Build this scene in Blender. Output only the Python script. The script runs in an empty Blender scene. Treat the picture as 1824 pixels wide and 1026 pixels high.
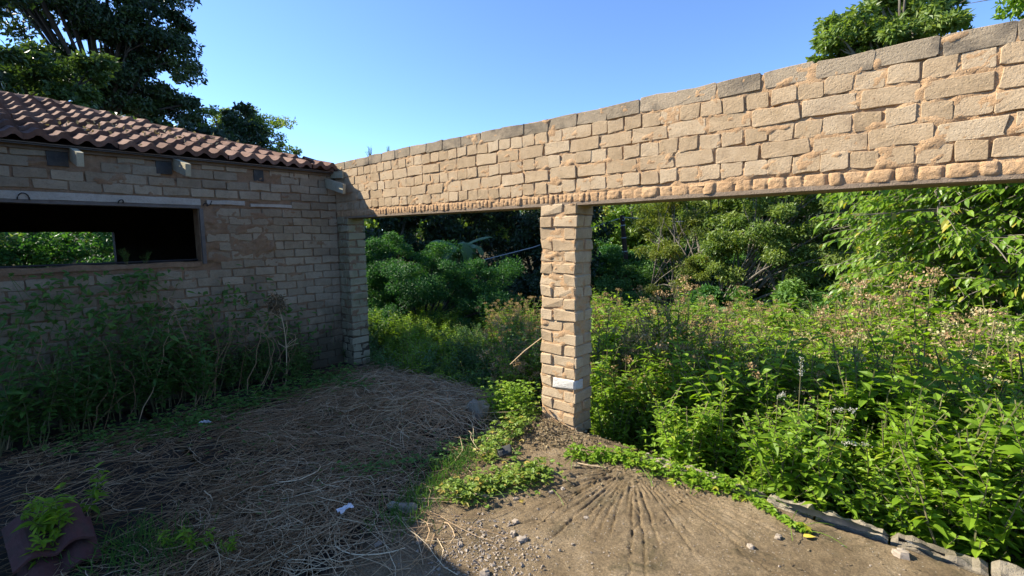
import bpy, math, random
import numpy as np
from mathutils import Vector, Matrix

random.seed(7)
RNG = np.random.default_rng(7)
C = bpy.context.scene.collection
sc = bpy.context.scene
R_ = math.radians

# ------------------------------------------------------------------ camera, sky, sun, exposure
cam_d = bpy.data.cameras.new('camera')
cam = bpy.data.objects.new('camera', cam_d); C.objects.link(cam)
cam.location = (2.29429, -3.45570, 1.80945)
cam.rotation_mode = 'XYZ'
cam.rotation_euler = (R_(83.7315), R_(0.577), R_(41.1681))
cam_d.sensor_width = 36.0
cam_d.lens = 36.0 * 850.97 / 1824.0
cam_d.clip_start = 0.05
cam_d.clip_end = 2000.0
sc.camera = cam

SUN = Vector((-1.20, -0.64, 1.0)).normalized()          # towards the sun
SUN_EL = math.asin(SUN.z)
SUN_AZ = math.atan2(SUN.x, SUN.y)                       # clockwise from +Y
wd = bpy.data.worlds.new('World'); sc.world = wd; wd.use_nodes = True
nt = wd.node_tree; nt.nodes.clear()
sky = nt.nodes.new('ShaderNodeTexSky'); sky.sky_type = 'NISHITA'; sky.sun_disc = False
sky.sun_elevation = SUN_EL; sky.sun_rotation = SUN_AZ
sky.altitude = 0; sky.air_density = 0.62; sky.dust_density = 0.05; sky.ozone_density = 6.0
bg = nt.nodes.new('ShaderNodeBackground'); bg.inputs['Strength'].default_value = 0.14
out = nt.nodes.new('ShaderNodeOutputWorld')
nt.links.new(sky.outputs[0], bg.inputs[0]); nt.links.new(bg.outputs[0], out.inputs[0])

sl = bpy.data.lights.new('sun', 'SUN'); sl.energy = 4.6; sl.angle = R_(0.53); sl.color = (1.0, 0.93, 0.78)
so = bpy.data.objects.new('sun', sl); C.objects.link(so)
so.rotation_euler = (-SUN).to_track_quat('-Z', 'Y').to_euler()
sc.view_settings.view_transform = 'Standard'; sc.view_settings.look = 'None'
sc.view_settings.gamma = 1.0; sc.view_settings.use_curve_mapping = False
sc.view_settings.exposure = 1.38
sc.render.engine = 'CYCLES'
sc.cycles.use_denoising = True
sc.cycles.max_bounces = 7; sc.cycles.diffuse_bounces = 4; sc.cycles.glossy_bounces = 2
sc.cycles.transmission_bounces = 4
sc.cycles.sample_clamp_indirect = 6.0

# ------------------------------------------------------------------ helpers
def mk(name, V, F, mat=None, tint=None, smooth=False):
    """mesh from numpy verts (n,3) and faces (m,k) or a list of such arrays"""
    me = bpy.data.meshes.new(name)
    V = np.asarray(V, np.float32).reshape(-1, 3)
    Fs = [np.asarray(f, np.int32) for f in (F if isinstance(F, list) else [F]) if len(f)]
    me.vertices.add(len(V)); me.vertices.foreach_set('co', V.ravel())
    nl = sum(f.size for f in Fs); npoly = sum(len(f) for f in Fs)
    me.loops.add(nl); me.loops.foreach_set('vertex_index', np.concatenate([f.ravel() for f in Fs]))
    me.polygons.add(npoly)
    tot = np.concatenate([np.full(len(f), f.shape[1], np.int32) for f in Fs])
    st = np.concatenate([[0], np.cumsum(tot)[:-1]]).astype(np.int32)
    me.polygons.foreach_set('loop_start', st); me.polygons.foreach_set('loop_total', tot)
    me.polygons.foreach_set('use_smooth', np.full(npoly, smooth, bool))
    me.update(calc_edges=True)
    if tint is not None:
        a = me.attributes.new('tint', 'FLOAT', 'POINT'); a.data.foreach_set('value', np.asarray(tint, np.float32))
    if mat: me.materials.append(mat)
    return me

def ob(name, me, parent=None, loc=(0, 0, 0), rz=0.0, scale=1.0):
    o = bpy.data.objects.new(name, me); C.objects.link(o)
    o.location = loc; o.rotation_euler = (0, 0, rz); o.scale = (scale, scale, scale)
    if parent: o.parent = parent
    return o

def tag(o, label=None, cat=None, group=None, kind=None):
    if label: o['label'] = label
    if cat: o['category'] = cat
    if group: o['group'] = group
    if kind: o['kind'] = kind
    return o

def thing(name, label, cat, loc=(0, 0, 0), rz=0.0, group=None, scale=1.0):
    return tag(ob(name, None, None, loc, rz, scale), label, cat, group)

class Acc:
    """collects triangles/quads into one mesh"""
    def __init__(s): s.V = []; s.F3 = []; s.F4 = []; s.T = []; s.n = 0
    def add(s, V, F, t=None):
        V = np.asarray(V, float).reshape(-1, 3); F = np.asarray(F, int)
        (s.F3 if F.shape[1] == 3 else s.F4).append(F + s.n)
        s.V.append(V); s.T.append(np.full(len(V), .5) if t is None else np.broadcast_to(t, len(V)))
        s.n += len(V)
    def mesh(s, name, mat, smooth=False):
        F = []
        if s.F3: F.append(np.concatenate(s.F3))
        if s.F4: F.append(np.concatenate(s.F4))
        return mk(name, np.concatenate(s.V), F, mat, np.concatenate(s.T), smooth)

BOXF = np.array([[0, 3, 2, 1], [4, 5, 6, 7], [0, 1, 5, 4], [1, 2, 6, 5], [2, 3, 7, 6], [3, 0, 4, 7]])
def boxv(x0, x1, y0, y1, z0, z1):
    return np.array([[x0, y0, z0], [x1, y0, z0], [x1, y1, z0], [x0, y1, z0], [x0, y0, z1], [x1, y0, z1], [x1, y1, z1], [x0, y1, z1]], float)

def unit(a): return a / (np.linalg.norm(a, axis=-1, keepdims=True) + 1e-9)

def hash2(ix, iy, seed):
    h = (ix.astype(np.int64) * 374761393 + iy.astype(np.int64) * 668265263 + seed * 1442695041) & 0x7fffffff
    h = ((h ^ (h >> 13)) * 1274126177) & 0x7fffffff
    return ((h ^ (h >> 16)) & 0xffff) / 65535.0
def vnoise(x, y, seed=0):
    ix = np.floor(x); iy = np.floor(y); fx = x - ix; fy = y - iy
    fx = fx * fx * (3 - 2 * fx); fy = fy * fy * (3 - 2 * fy)
    a = hash2(ix, iy, seed); b = hash2(ix + 1, iy, seed); c = hash2(ix, iy + 1, seed); d = hash2(ix + 1, iy + 1, seed)
    return (a * (1 - fx) + b * fx) * (1 - fy) + (c * (1 - fx) + d * fx) * fy
def fbm(x, y, seed=0, oct=4):
    x = np.asarray(x, float); y = np.asarray(y, float); s = 0; a = .5; n = 0
    for k in range(oct):
        s = s + a * vnoise(x * 2 ** k + 17 * k, y * 2 ** k - 9 * k, seed + k); n += a; a *= .5
    return s / n

def tube(acc, pts, rad, sides=5, t=.5):
    pts = np.asarray(pts, float); n = len(pts); rad = np.broadcast_to(rad, n)
    d = unit(np.gradient(pts, axis=0))
    up = np.where(np.abs(d[:, 2:3]) > .9, np.array([[1., 0, 0]]), np.array([[0, 0, 1.]]))
    a = unit(np.cross(d, up)); b = np.cross(d, a)
    ang = np.arange(sides) * 2 * np.pi / sides
    V = pts[:, None] + rad[:, None, None] * (np.cos(ang)[None, :, None] * a[:, None] + np.sin(ang)[None, :, None] * b[:, None])
    i = np.arange(n - 1)[:, None] * sides; j = np.arange(sides)[None]; k = (j + 1) % sides
    F = np.stack([i + j, i + k, i + sides + k, i + sides + j], -1).reshape(-1, 4)
    acc.add(V.reshape(-1, 3), F, t)

def leaves2(acc, P, D, N, L, W, T, fold=.12, droop=.1):
    """two-triangle folded leaves for things far off"""
    n = len(P); L = np.broadcast_to(L, n)[:, None]; W = np.broadcast_to(W, n)[:, None]
    D = unit(D); S = unit(np.cross(D, N)); N = np.cross(S, D)
    v = np.stack([P, P + D * L * .45 + S * W * .5 + N * W * fold, P + D * L - N * L * droop, P + D * L * .45 - S * W * .5 + N * W * fold], 1)
    b = np.arange(n)[:, None] * 4
    F = np.concatenate([b + np.array([0, 1, 2]), b + np.array([0, 2, 3])])
    acc.add(v.reshape(-1, 3), F, np.repeat(T, 4))

def leaves6(acc, P, D, N, L, W, T, fold=.18, droop=.25, wid=(.8, .72)):
    """ovate leaf of six triangles, folded along its midrib and bent at the tip"""
    n = len(P); L = np.broadcast_to(L, n)[:, None]; W = np.broadcast_to(W, n)[:, None]
    D = unit(D); S = unit(np.cross(D, N)); N = np.cross(S, D)
    def p(t, w, q): return P + D * L * t + S * W * w * .5 + N * (W * abs(w) * fold - L * droop * t * t) + N * q
    v = np.stack([p(0, 0, 0), p(.22, wid[0], 0), p(.58, wid[1], 0), p(1, 0, 0), p(.58, -wid[1], 0), p(.22, -wid[0], 0), p(.42, 0, 0)], 1)
    b = np.arange(n)[:, None] * 7
    F = np.concatenate([b + np.array(f) for f in ([0, 1, 6], [1, 2, 6], [2, 3, 6], [3, 4, 6], [4, 5, 6], [5, 0, 6])])
    acc.add(v.reshape(-1, 3), F, np.repeat(T, 7))

def rdir(n, rng, up=0.0):
    v = rng.normal(size=(n, 3)); v = unit(v); v[:, 2] += up
    return unit(v)

# ------------------------------------------------------------------ materials
def mat(name):
    m = bpy.data.materials.new(name); m.use_nodes = True
    n = m.node_tree.nodes; n.clear()
    return m, n, m.node_tree.links
def ramp(n, stops):
    r = n.new('ShaderNodeValToRGB'); e = r.color_ramp.elements
    while len(e) < len(stops): e.new(.5)
    for k, (p, c) in enumerate(stops):
        e[k].position = p; e[k].color = (*c, 1)
    return r
def noise(n, l, vec, scale, detail=4, rough=.6, dist=0.0):
    t = n.new('ShaderNodeTexNoise'); t.inputs['Scale'].default_value = scale; t.inputs['Detail'].default_value = detail
    t.inputs['Roughness'].default_value = rough; t.inputs['Distortion'].default_value = dist
    l.new(vec, t.inputs['Vector']); return t.outputs['Fac']
def mixc(n, l, fac, a, b, mode='MIX'):
    m = n.new('ShaderNodeMix'); m.data_type = 'RGBA'; m.blend_type = mode
    for s, v in ((0, fac), (6, a), (7, b)):
        if isinstance(v, (int, float)): m.inputs[s].default_value = v
        elif isinstance(v, tuple): m.inputs[s].default_value = (*v, 1)
        else: l.new(v, m.inputs[s])
    return m.outputs[2]
def mth(n, l, op, a, b=None, c=None, clamp=False):
    m = n.new('ShaderNodeMath'); m.operation = op; m.use_clamp = clamp
    for k, v in enumerate((a, b, c)):
        if v is None: continue
        if isinstance(v, (int, float)): m.inputs[k].default_value = v
        else: l.new(v, m.inputs[k])
    return m.outputs[0]
def mrange(n, l, v, a, b, c=0., d=1.):
    m = n.new('ShaderNodeMapRange'); l.new(v, m.inputs[0])
    for k, q in enumerate((a, b, c, d)): m.inputs[k + 1].default_value = q
    return m.outputs[0]
def finish(m, n, l, col, rough=.9, bump=None, bstr=.5, bdist=.01, spec=.3):
    p = n.new('ShaderNodeBsdfPrincipled'); o = n.new('ShaderNodeOutputMaterial')
    if isinstance(col, tuple): p.inputs['Base Color'].default_value = (*col, 1)
    else: l.new(col, p.inputs['Base Color'])
    if isinstance(rough, (int, float)): p.inputs['Roughness'].default_value = rough
    else: l.new(rough, p.inputs['Roughness'])
    p.inputs['Specular IOR Level'].default_value = spec
    if bump is not None:
        b = n.new('ShaderNodeBump'); b.inputs['Strength'].default_value = bstr; b.inputs['Distance'].default_value = bdist
        l.new(bump, b.inputs['Height']); l.new(b.outputs[0], p.inputs['Normal'])
    l.new(p.outputs[0], o.inputs[0]); return m

def masonry(name, c1, c2, c3, grain=1.0, moss=None, stain=None, bstr=.55, obj=True):
    """gritty cement brick or mortar: tone per object, blotches, sandy grain, pits"""
    m, n, l = mat(name)
    g = n.new('ShaderNodeNewGeometry').outputs['Position']
    big = noise(n, l, g, 3.1, 5, .65); mid = noise(n, l, g, 17, 4, .6); fine = noise(n, l, g, 75, 5, .75)
    oi = n.new('ShaderNodeObjectInfo').outputs['Random']
    f = mth(n, l, 'ADD', mth(n, l, 'MULTIPLY', big, .75), mth(n, l, 'MULTIPLY', mid, .55))
    if obj: f = mth(n, l, 'ADD', f, mth(n, l, 'MULTIPLY_ADD', oi, .36, -.18))
    r = ramp(n, [(.32, c1), (.62, c2), (.95, c3)]); l.new(f, r.inputs[0])
    col = mixc(n, l, mrange(n, l, fine, .48, .75, .0, .6 * grain), r.outputs[0], mixc(n, l, .6, r.outputs[0], (.05, .04, .03)))
    v = n.new('ShaderNodeTexVoronoi'); v.inputs['Scale'].default_value = 60; l.new(g, v.inputs['Vector'])
    pit = mrange(n, l, v.outputs['Distance'], .05, .32)
    if stain:
        s = noise(n, l, g, 2.3, 6, .7, .6)
        col = mixc(n, l, mrange(n, l, s, stain[1], stain[1] + .14, 0, stain[2]), col, stain[0])
    if moss:
        sp = n.new('ShaderNodeSeparateXYZ'); l.new(g, sp.inputs[0])
        s = noise(n, l, g, 2.6, 6, .7, .4)
        mz = mth(n, l, 'MULTIPLY_ADD', sp.outputs[2], -1.0 / moss[1], 1.05)
        k = mth(n, l, 'ADD', mth(n, l, 'MULTIPLY', s, 1.5), mth(n, l, 'ADD', mz, -1.0))
        col = mixc(n, l, mrange(n, l, k, .05, .55, 0, moss[2]), col, moss[0])
    h = mth(n, l, 'ADD', mth(n, l, 'MULTIPLY', mid, .2), mth(n, l, 'ADD', mth(n, l, 'MULTIPLY', fine, .85), mth(n, l, 'MULTIPLY', pit, .25)))
    return finish(m, n, l, col, .95, h, bstr, .012, .15)

M = {}
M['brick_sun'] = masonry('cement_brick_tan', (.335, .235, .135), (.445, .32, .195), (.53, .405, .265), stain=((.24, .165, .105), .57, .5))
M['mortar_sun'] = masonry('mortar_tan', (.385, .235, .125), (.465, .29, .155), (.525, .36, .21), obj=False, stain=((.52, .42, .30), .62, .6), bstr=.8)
M['coping'] = masonry('weathered_coping', (.20, .16, .11), (.32, .25, .17), (.40, .31, .21), stain=((.075, .065, .055), .5, .75), bstr=.7)
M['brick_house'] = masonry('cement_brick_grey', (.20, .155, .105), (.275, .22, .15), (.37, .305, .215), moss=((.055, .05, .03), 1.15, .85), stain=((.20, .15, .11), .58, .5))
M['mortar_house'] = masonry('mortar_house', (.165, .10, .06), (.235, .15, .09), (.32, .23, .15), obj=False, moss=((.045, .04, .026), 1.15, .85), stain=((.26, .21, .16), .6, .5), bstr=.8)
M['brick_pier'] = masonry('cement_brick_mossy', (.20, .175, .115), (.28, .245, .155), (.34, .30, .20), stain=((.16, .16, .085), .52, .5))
M['lime'] = masonry('limewashed', (.27, .24, .20), (.38, .35, .295), (.47, .44, .385), obj=False, stain=((.32, .23, .16), .60, .75), bstr=.4)
M['chalk'] = masonry('chalky_brick', (.50, .46, .40), (.62, .58, .52), (.7, .67, .62), obj=False, stain=((.42, .30, .19), .62, .6), bstr=.8)
M['plaster'] = masonry('grey_plaster', (.095, .085, .078), (.14, .125, .112), (.19, .172, .155), obj=False, stain=((.07, .065, .06), .58, .6), bstr=.4)
M['lintel'] = masonry('lintel_concrete', (.20, .145, .10), (.27, .20, .14), (.33, .25, .18), obj=False)
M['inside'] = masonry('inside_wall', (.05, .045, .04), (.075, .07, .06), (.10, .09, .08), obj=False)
M['tile'] = masonry('roof_tile_concrete', (.10, .054, .038), (.17, .095, .07), (.27, .175, .135), stain=((.085, .055, .045), .58, .6), bstr=.35)
M['tile_old'] = masonry('old_roof_tile', (.075, .034, .03), (.115, .05, .045), (.17, .09, .08), stain=((.05, .05, .035), .55, .6), bstr=.5)
M['timber'] = masonry('weathered_timber', (.22, .19, .12), (.33, .29, .19), (.42, .38, .27), stain=((.12, .13, .06), .56, .6), bstr=.3)
M['fascia'] = masonry('fascia_timber', (.10, .075, .055), (.15, .115, .085), (.2, .16, .12), obj=False, bstr=.3)
M['pole'] = masonry('creosoted_pole', (.045, .028, .02), (.07, .045, .032), (.11, .075, .055), obj=False, bstr=.3)
M['rubble'] = masonry('broken_concrete', (.17, .14, .10), (.26, .22, .165), (.36, .31, .245), stain=((.15, .12, .085), .56, .5), bstr=.9)
M['darkblock'] = masonry('dark_block', (.035, .035, .035), (.06, .06, .058), (.12, .115, .105), obj=False)
M['stone'] = masonry('gravel_stone', (.22, .17, .12), (.31, .25, .19), (.42, .36, .29), obj=False, bstr=.2)

def simple(name, col, rough=.6, spec=.4, bump=None):
    m, n, l = mat(name)
    g = n.new('ShaderNodeNewGeometry').outputs['Position']
    c = mixc(n, l, noise(n, l, g, 30, 4), tuple(x * .7 for x in col), tuple(min(1, x * 1.25) for x in col))
    return finish(m, n, l, c, rough, noise(n, l, g, 60, 3) if bump else None, .3, .01, spec)
M['steel'] = simple('rusty_steel', (.03, .025, .022), .6)
M['plastic'] = simple('black_plastic', (.012, .013, .015), .45, .5, True)
M['wire'] = simple('cable_grey', (.42, .42, .42), .5)
M['litter'] = simple('white_litter', (.62, .62, .64), .7)
M['yleaf'] = simple('yellow_leaf', (.62, .45, .06), .6)

def leafmat(name, stops, trans=.35, rough=.5, spec=.35, jit=.25):
    m, n, l = mat(name)
    a = n.new('ShaderNodeAttribute'); a.attribute_name = 'tint'
    oi = n.new('ShaderNodeObjectInfo').outputs['Random']
    f = mth(n, l, 'ADD', a.outputs['Fac'], mth(n, l, 'MULTIPLY_ADD', oi, jit, -jit / 2))
    r = ramp(n, stops); l.new(f, r.inputs[0])
    p = n.new('ShaderNodeBsdfPrincipled'); l.new(r.outputs[0], p.inputs['Base Color'])
    p.inputs['Roughness'].default_value = rough; p.inputs['Specular IOR Level'].default_value = spec
    t = n.new('ShaderNodeBsdfTranslucent')
    l.new(mixc(n, l, 1.0, r.outputs[0], (1.35, 1.35, .55), 'MULTIPLY'), t.inputs['Color'])
    x = n.new('ShaderNodeMixShader'); x.inputs[0].default_value = trans
    l.new(p.outputs[0], x.inputs[1]); l.new(t.outputs[0], x.inputs[2])
    o = n.new('ShaderNodeOutputMaterial'); l.new(x.outputs[0], o.inputs[0]); return m
M['weed'] = leafmat('weed_leaf', [(0, (.095, .175, .013)), (.45, (.195, .325, .022)), (.8, (.295, .42, .036)), (1, (.44, .44, .05))], .48)
M['weed_deep'] = leafmat('weed_leaf_deep', [(0, (.045, .11, .024)), (.5, (.085, .185, .036)), (1, (.15, .26, .05))], .38)
M['olive'] = leafmat('olive_leaf', [(0, (.075, .115, .04)), (.5, (.13, .175, .065)), (1, (.20, .24, .10))], .3)
M['flower'] = leafmat('dry_flower', [(0, (.22, .13, .07)), (.5, (.40, .27, .15)), (1, (.56, .43, .27))], .25, .9, .1)
M['flower_cream'] = leafmat('dry_flower_cream', [(0, (.26, .2, .09)), (.5, (.42, .36, .18)), (1, (.55, .5, .3))], .25, .9, .1)
M['white_fl'] = leafmat('white_flower', [(0, (.42, .40, .36)), (1, (.66, .64, .60))], .3, .8, .1)
M['stem'] = leafmat('weed_stem', [(0, (.06, .075, .025)), (.5, (.13, .12, .055)), (1, (.26, .2, .12))], .0, .8, .2)
M['bark'] = masonry('bark', (.10, .085, .065), (.17, .145, .115), (.27, .24, .195), obj=False, bstr=.8)
M['bark_dark'] = masonry('bark_dark', (.035, .03, .026), (.06, .05, .042), (.09, .08, .07), obj=False, bstr=.8)
M['tree_dark'] = leafmat('dark_tree_leaf', [(0, (.012, .028, .010)), (.5, (.022, .048, .014)), (1, (.06, .095, .024))], .22, .4, .45)
M['tree_mid'] = leafmat('mid_tree_leaf', [(0, (.075, .13, .028)), (.5, (.14, .215, .045)), (1, (.24, .30, .075))], .42, .45, .4)
M['tree_deep'] = leafmat('deep_tree_leaf', [(0, (.03, .06, .016)), (.5, (.055, .10, .026)), (1, (.12, .17, .045))], .3, .45, .4)  # leaf green between the dark and mid tones
M['tree_light'] = leafmat('light_tree_leaf', [(0, (.09, .175, .018)), (.5, (.18, .30, .03)), (.85, (.28, .37, .045)), (1, (.46, .34, .06))], .42, .4, .45)
M['tree_yellow'] = leafmat('yellow_tree_leaf', [(0, (.08, .12, .02)), (.5, (.16, .2, .03)), (.85, (.24, .24, .035)), (1, (.36, .17, .05))], .35, .5, .3)
M['bush'] = leafmat('bush_leaf', [(0, (.026, .095, .028)), (.5, (.052, .155, .036)), (1, (.12, .25, .048))], .33, .5, .3)
M['banana'] = leafmat('banana_leaf', [(0, (.05, .10, .03)), (.5, (.085, .155, .05)), (1, (.15, .23, .10))], .3, .5, .35)
M['banana_blue'] = leafmat('waxy_leaf', [(0, (.05, .09, .07)), (.5, (.09, .14, .11)), (1, (.16, .22, .17))], .25, .3, .5)
M['creeper'] = leafmat('creeper_leaf', [(0, (.09, .17, .02)), (.5, (.17, .26, .03)), (.8, (.26, .31, .045)), (1, (.42, .32, .07))], .35)
M['straw'] = leafmat('dry_straw', [(0, (.13, .075, .036)), (.5, (.37, .245, .135)), (1, (.62, .49, .31))], 0, .85, .15)
M['dryleaf'] = leafmat('dry_leaf', [(0, (.12, .085, .05)), (.5, (.26, .2, .12)), (1, (.42, .36, .22))], .1, .8, .2)

# ground and slab
def ground_mat():
    m, n, l = mat('soil')
    g = n.new('ShaderNodeNewGeometry').outputs['Position']
    r = ramp(n, [(.3, (.028, .022, .014)), (.55, (.06, .05, .028)), (.75, (.075, .085, .03))]); l.new(noise(n, l, g, 1.3, 8, .7), r.inputs[0])
    return finish(m, n, l, r.outputs[0], .95, noise(n, l, g, 14, 6, .7), .8, .05, .1)
def slab_mat():
    m, n, l = mat('dirty_concrete')
    g = n.new('ShaderNodeNewGeometry').outputs['Position']
    a = n.new('ShaderNodeAttribute'); a.attribute_name = 'tint'
    r = ramp(n, [(.30, (.11, .076, .040)), (.44, (.225, .158, .085)), (.56, (.325, .236, .135)), (.70, (.44, .335, .21))])
    l.new(mth(n, l, 'ADD', mth(n, l, 'MULTIPLY', noise(n, l, g, 1.9, 8, .66, .3), .72), mth(n, l, 'MULTIPLY', noise(n, l, g, 13, 5, .6), .3)), r.inputs[0])
    col = mixc(n, l, mrange(n, l, noise(n, l, g, 3.3, 6, .7, .8), .54, .68, 0, .7), r.outputs[0], (.075, .066, .028))
    col = mixc(n, l, mrange(n, l, noise(n, l, g, 7.0, 6, .7, .5), .58, .7, 0, .6), col, (.06, .048, .034))
    fine = noise(n, l, g, 210, 4, .75)
    col = mixc(n, l, mrange(n, l, noise(n, l, g, 85, 6, .8), .36, .6, .75, 0), col, (.06, .045, .03))
    v = n.new('ShaderNodeTexVoronoi'); v.inputs['Scale'].default_value = 48; l.new(g, v.inputs['Vector'])
    sp = mth(n, l, 'MULTIPLY', mth(n, l, 'LESS_THAN', v.outputs['Distance'], .17), mth(n, l, 'GREATER_THAN', noise(n, l, g, 9, 3), .53))
    col = mixc(n, l, mth(n, l, 'MULTIPLY', sp, .75), col, (.44, .38, .3))
    soil = ramp(n, [(.3, (.018, .015, .012)), (.6, (.045, .036, .026)), (.8, (.075, .058, .04))]); l.new(noise(n, l, g, 8, 8, .75), soil.inputs[0])
    col = mixc(n, l, mrange(n, l, mth(n, l, 'ADD', a.outputs['Fac'], mth(n, l, 'MULTIPLY_ADD', noise(n, l, g, 5, 6, .7), .7, -.35)), .4, .62), col, soil.outputs[0])
    h = mth(n, l, 'ADD', fine, mth(n, l, 'MULTIPLY', noise(n, l, g, 60, 6, .8), 1.6))
    return finish(m, n, l, col, .93, h, .9, .010, .2)
M['soil'] = ground_mat(); M['slab'] = slab_mat()

# ------------------------------------------------------------------ terrain
def terr(x, y):
    x = np.asarray(x, float); y = np.asarray(y, float)
    d = np.clip(y - .1, 0, 7)
    z = -.36 - .075 * d
    z = np.where(x < -9, np.maximum(z, -.36), z)
    far = np.clip(np.hypot(x - 2, y + 3) - 26, 0, 60)
    z = z + .055 * far
    return z + (fbm(x * .5, y * .5, 3) - .5) * .25 * np.clip(np.abs(y) * .3, 0, 1)

def axis(f0, f1, step, far):
    a = np.arange(f0, f1 + 1e-6, step)
    k = np.cumsum(step * 1.35 ** np.arange(1, 26)); k = k[k < far]
    return np.concatenate([(f0 - k)[::-1], a, f1 + k])
gx = axis(-14, 8, .5, 700); gy = axis(-8, 16, .5, 700)
X, Y = np.meshgrid(gx, gy, indexing='ij'); Z = terr(X, Y)
def gridf(nx, ny):
    i = np.arange(nx - 1)[:, None] * ny + np.arange(ny - 1)[None]
    return np.stack([i, i + ny, i + ny + 1, i + 1], -1).reshape(-1, 4)
tag(ob('ground', mk('ground', np.stack([X, Y, Z], -1), gridf(*X.shape), M['soil'], smooth=True)), kind='structure')

# concrete slab: coarse sheet to the house and a finely worked sheet where the sun falls on it
FAN = (.66, -.17)
grooves = []
rg = np.random.default_rng(3)
ang = -172.0
while ang < -4:
    grooves.append((R_(ang), rg.uniform(.10, .3), rg.uniform(.7, 1.4), rg.uniform(.008, .014), rg.uniform(.0045, .008)))
    ang += rg.uniform(1.8, 5.5)
def slab_h(x, y):
    z = (fbm(x * 1.6, y * 1.6, 11) - .5) * .05 + (fbm(x * 14, y * 14, 12) - .5) * .010 + (fbm(x * 45, y * 45, 19, 2) - .5) * .0075
    dx = x - FAN[0]; dy = y - FAN[1]; r = np.hypot(dx, dy); wob = (fbm(x * 5, y * 5, 13) - .5) * .03 + (fbm(x * 40, y * 40, 15, 2) - .5) * .008
    for a, r0, r1, dep, wd_ in grooves:
        al = dx * math.cos(a) + dy * math.sin(a); ac = -dx * math.sin(a) + dy * math.cos(a) + wob
        msk = np.clip((al - r0) * 12, 0, 1) * np.clip((r1 - al) * 3, 0, 1) * np.clip(fbm(x * 7 + a * 9, y * 7, 14) * 3.2 - .75, 0, 1)
        z = z - dep * 1.9 * np.exp(-(ac / wd_) ** 2) * msk
        z = z + dep * .45 * np.exp(-((ac - wd_ * 2.0) / (wd_ * 1.2)) ** 2) * msk
    z = z + .075 * np.exp(-(((x + .30) / .26) ** 2 + ((y + .06) / .2) ** 2))                     # earth heaped at the pillar's foot
    z = z + .05 * np.exp(-(((x - .3) / .55) ** 2 + ((y + .03) / .13) ** 2))
    for cx, cy, ca, ln in ((1.05, -.95, -1.15, .55), (1.75, -.75, -.35, .5), (.55, -1.2, -2.3, .4)):
        al = (x - cx) * math.cos(ca) + (y - cy) * math.sin(ca); ac = -(x - cx) * math.sin(ca) + (y - cy) * math.cos(ca) + (fbm(x * 6, y * 6, 17) - .5) * .16
        z = z - .012 * np.exp(-(ac / .006) ** 2) * np.clip((ln - np.abs(al)) * 8, 0, 1)
    straw = np.clip(1 - np.hypot((x + 2.1) / 1.55, (y + .45) / .85), 0, 1)
    z = z + .10 * straw ** .8 + .05 * straw ** .5 * (fbm(x * 3.2, y * 3.2, 23) - .5) * 2
    return z + .012
_hx = np.arange(-4.3, 4.6, .03); _hy = np.arange(-5.2, .6, .03); _H = slab_h(*np.meshgrid(_hx, _hy, indexing='ij'))
def slab_z(x, y):
    x = np.asarray(x, float); y = np.asarray(y, float)
    u = np.clip((x + 4.3) / .03, 0, len(_hx) - 2); v = np.clip((y + 5.2) / .03, 0, len(_hy) - 2)
    i = u.astype(int); j = v.astype(int); f = u - i; g = v - j
    return (_H[i, j] * (1 - f) + _H[i + 1, j] * f) * (1 - g) + (_H[i, j + 1] * (1 - f) + _H[i + 1, j + 1] * f) * g
def soil_mask(x, y):
    return np.clip(.5 + (-.42 - x - .35 * (y + 1.2)) * 1.6, 0, 1)
def edge_y(x): return -.075 + (fbm(x * 2.2, x * 0, 21) - .5) * .07 + .0 * x
def slab_sheet(name, x0, x1, y0, st, dz=0.0, xs=None):
    xs = np.arange(x0, x1 + st * .5, st) if xs is None else xs
    n = int(round((0 - y0) / st)); t = np.linspace(0, 1, n)
    X = np.repeat(xs[:, None], n, 1); e = np.where(xs < .55, .12, edge_y(xs))
    Y = y0 + t[None] * (e[:, None] - y0)
    Z = slab_h(X, Y) + dz
    V = np.stack([X, Y, Z], -1).reshape(-1, 3); F = gridf(len(xs), n)
    # a skirt down the free edge
    k = np.arange(len(xs)) * n + n - 1; sk = V[k].copy(); sk[:, 2] = -.34; b = len(V)
    Fs = np.stack([k[:-1], k[1:], b + np.arange(1, len(xs)), b + np.arange(len(xs) - 1)], -1)
    T = np.concatenate([soil_mask(X, Y).ravel(), np.full(len(xs), .3)])
    return mk(name, np.concatenate([V, sk]), np.concatenate([F, Fs]), M['slab'], T, True)
slab = tag(ob('concrete_slab', slab_sheet('slab_fine', -1.0, 3.2, -2.35, .0095)), kind='structure')
tag(ob('concrete_slab', slab_sheet('slab_left', -3.98, -1.0, -2.35, .04)), kind='structure')
xs = np.arange(-3.98, 4.3, .1)
X, Y = np.meshgrid(xs, np.arange(-4.9, -2.3501, .05), indexing='ij')
tag(ob('concrete_slab', mk('slab_near', np.stack([X, Y, slab_z(X, Y)], -1), gridf(*X.shape), M['slab'], soil_mask(X, Y).ravel(), True)), kind='structure')
X, Y = np.meshgrid(np.arange(3.2, 4.31, .05), np.arange(-2.35, -.06, .05), indexing='ij')
tag(ob('concrete_slab', mk('slab_side', np.stack([X, Y, slab_z(X, Y)], -1), gridf(*X.shape), M['slab'], soil_mask(X, Y).ravel(), True)), kind='structure')

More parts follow.
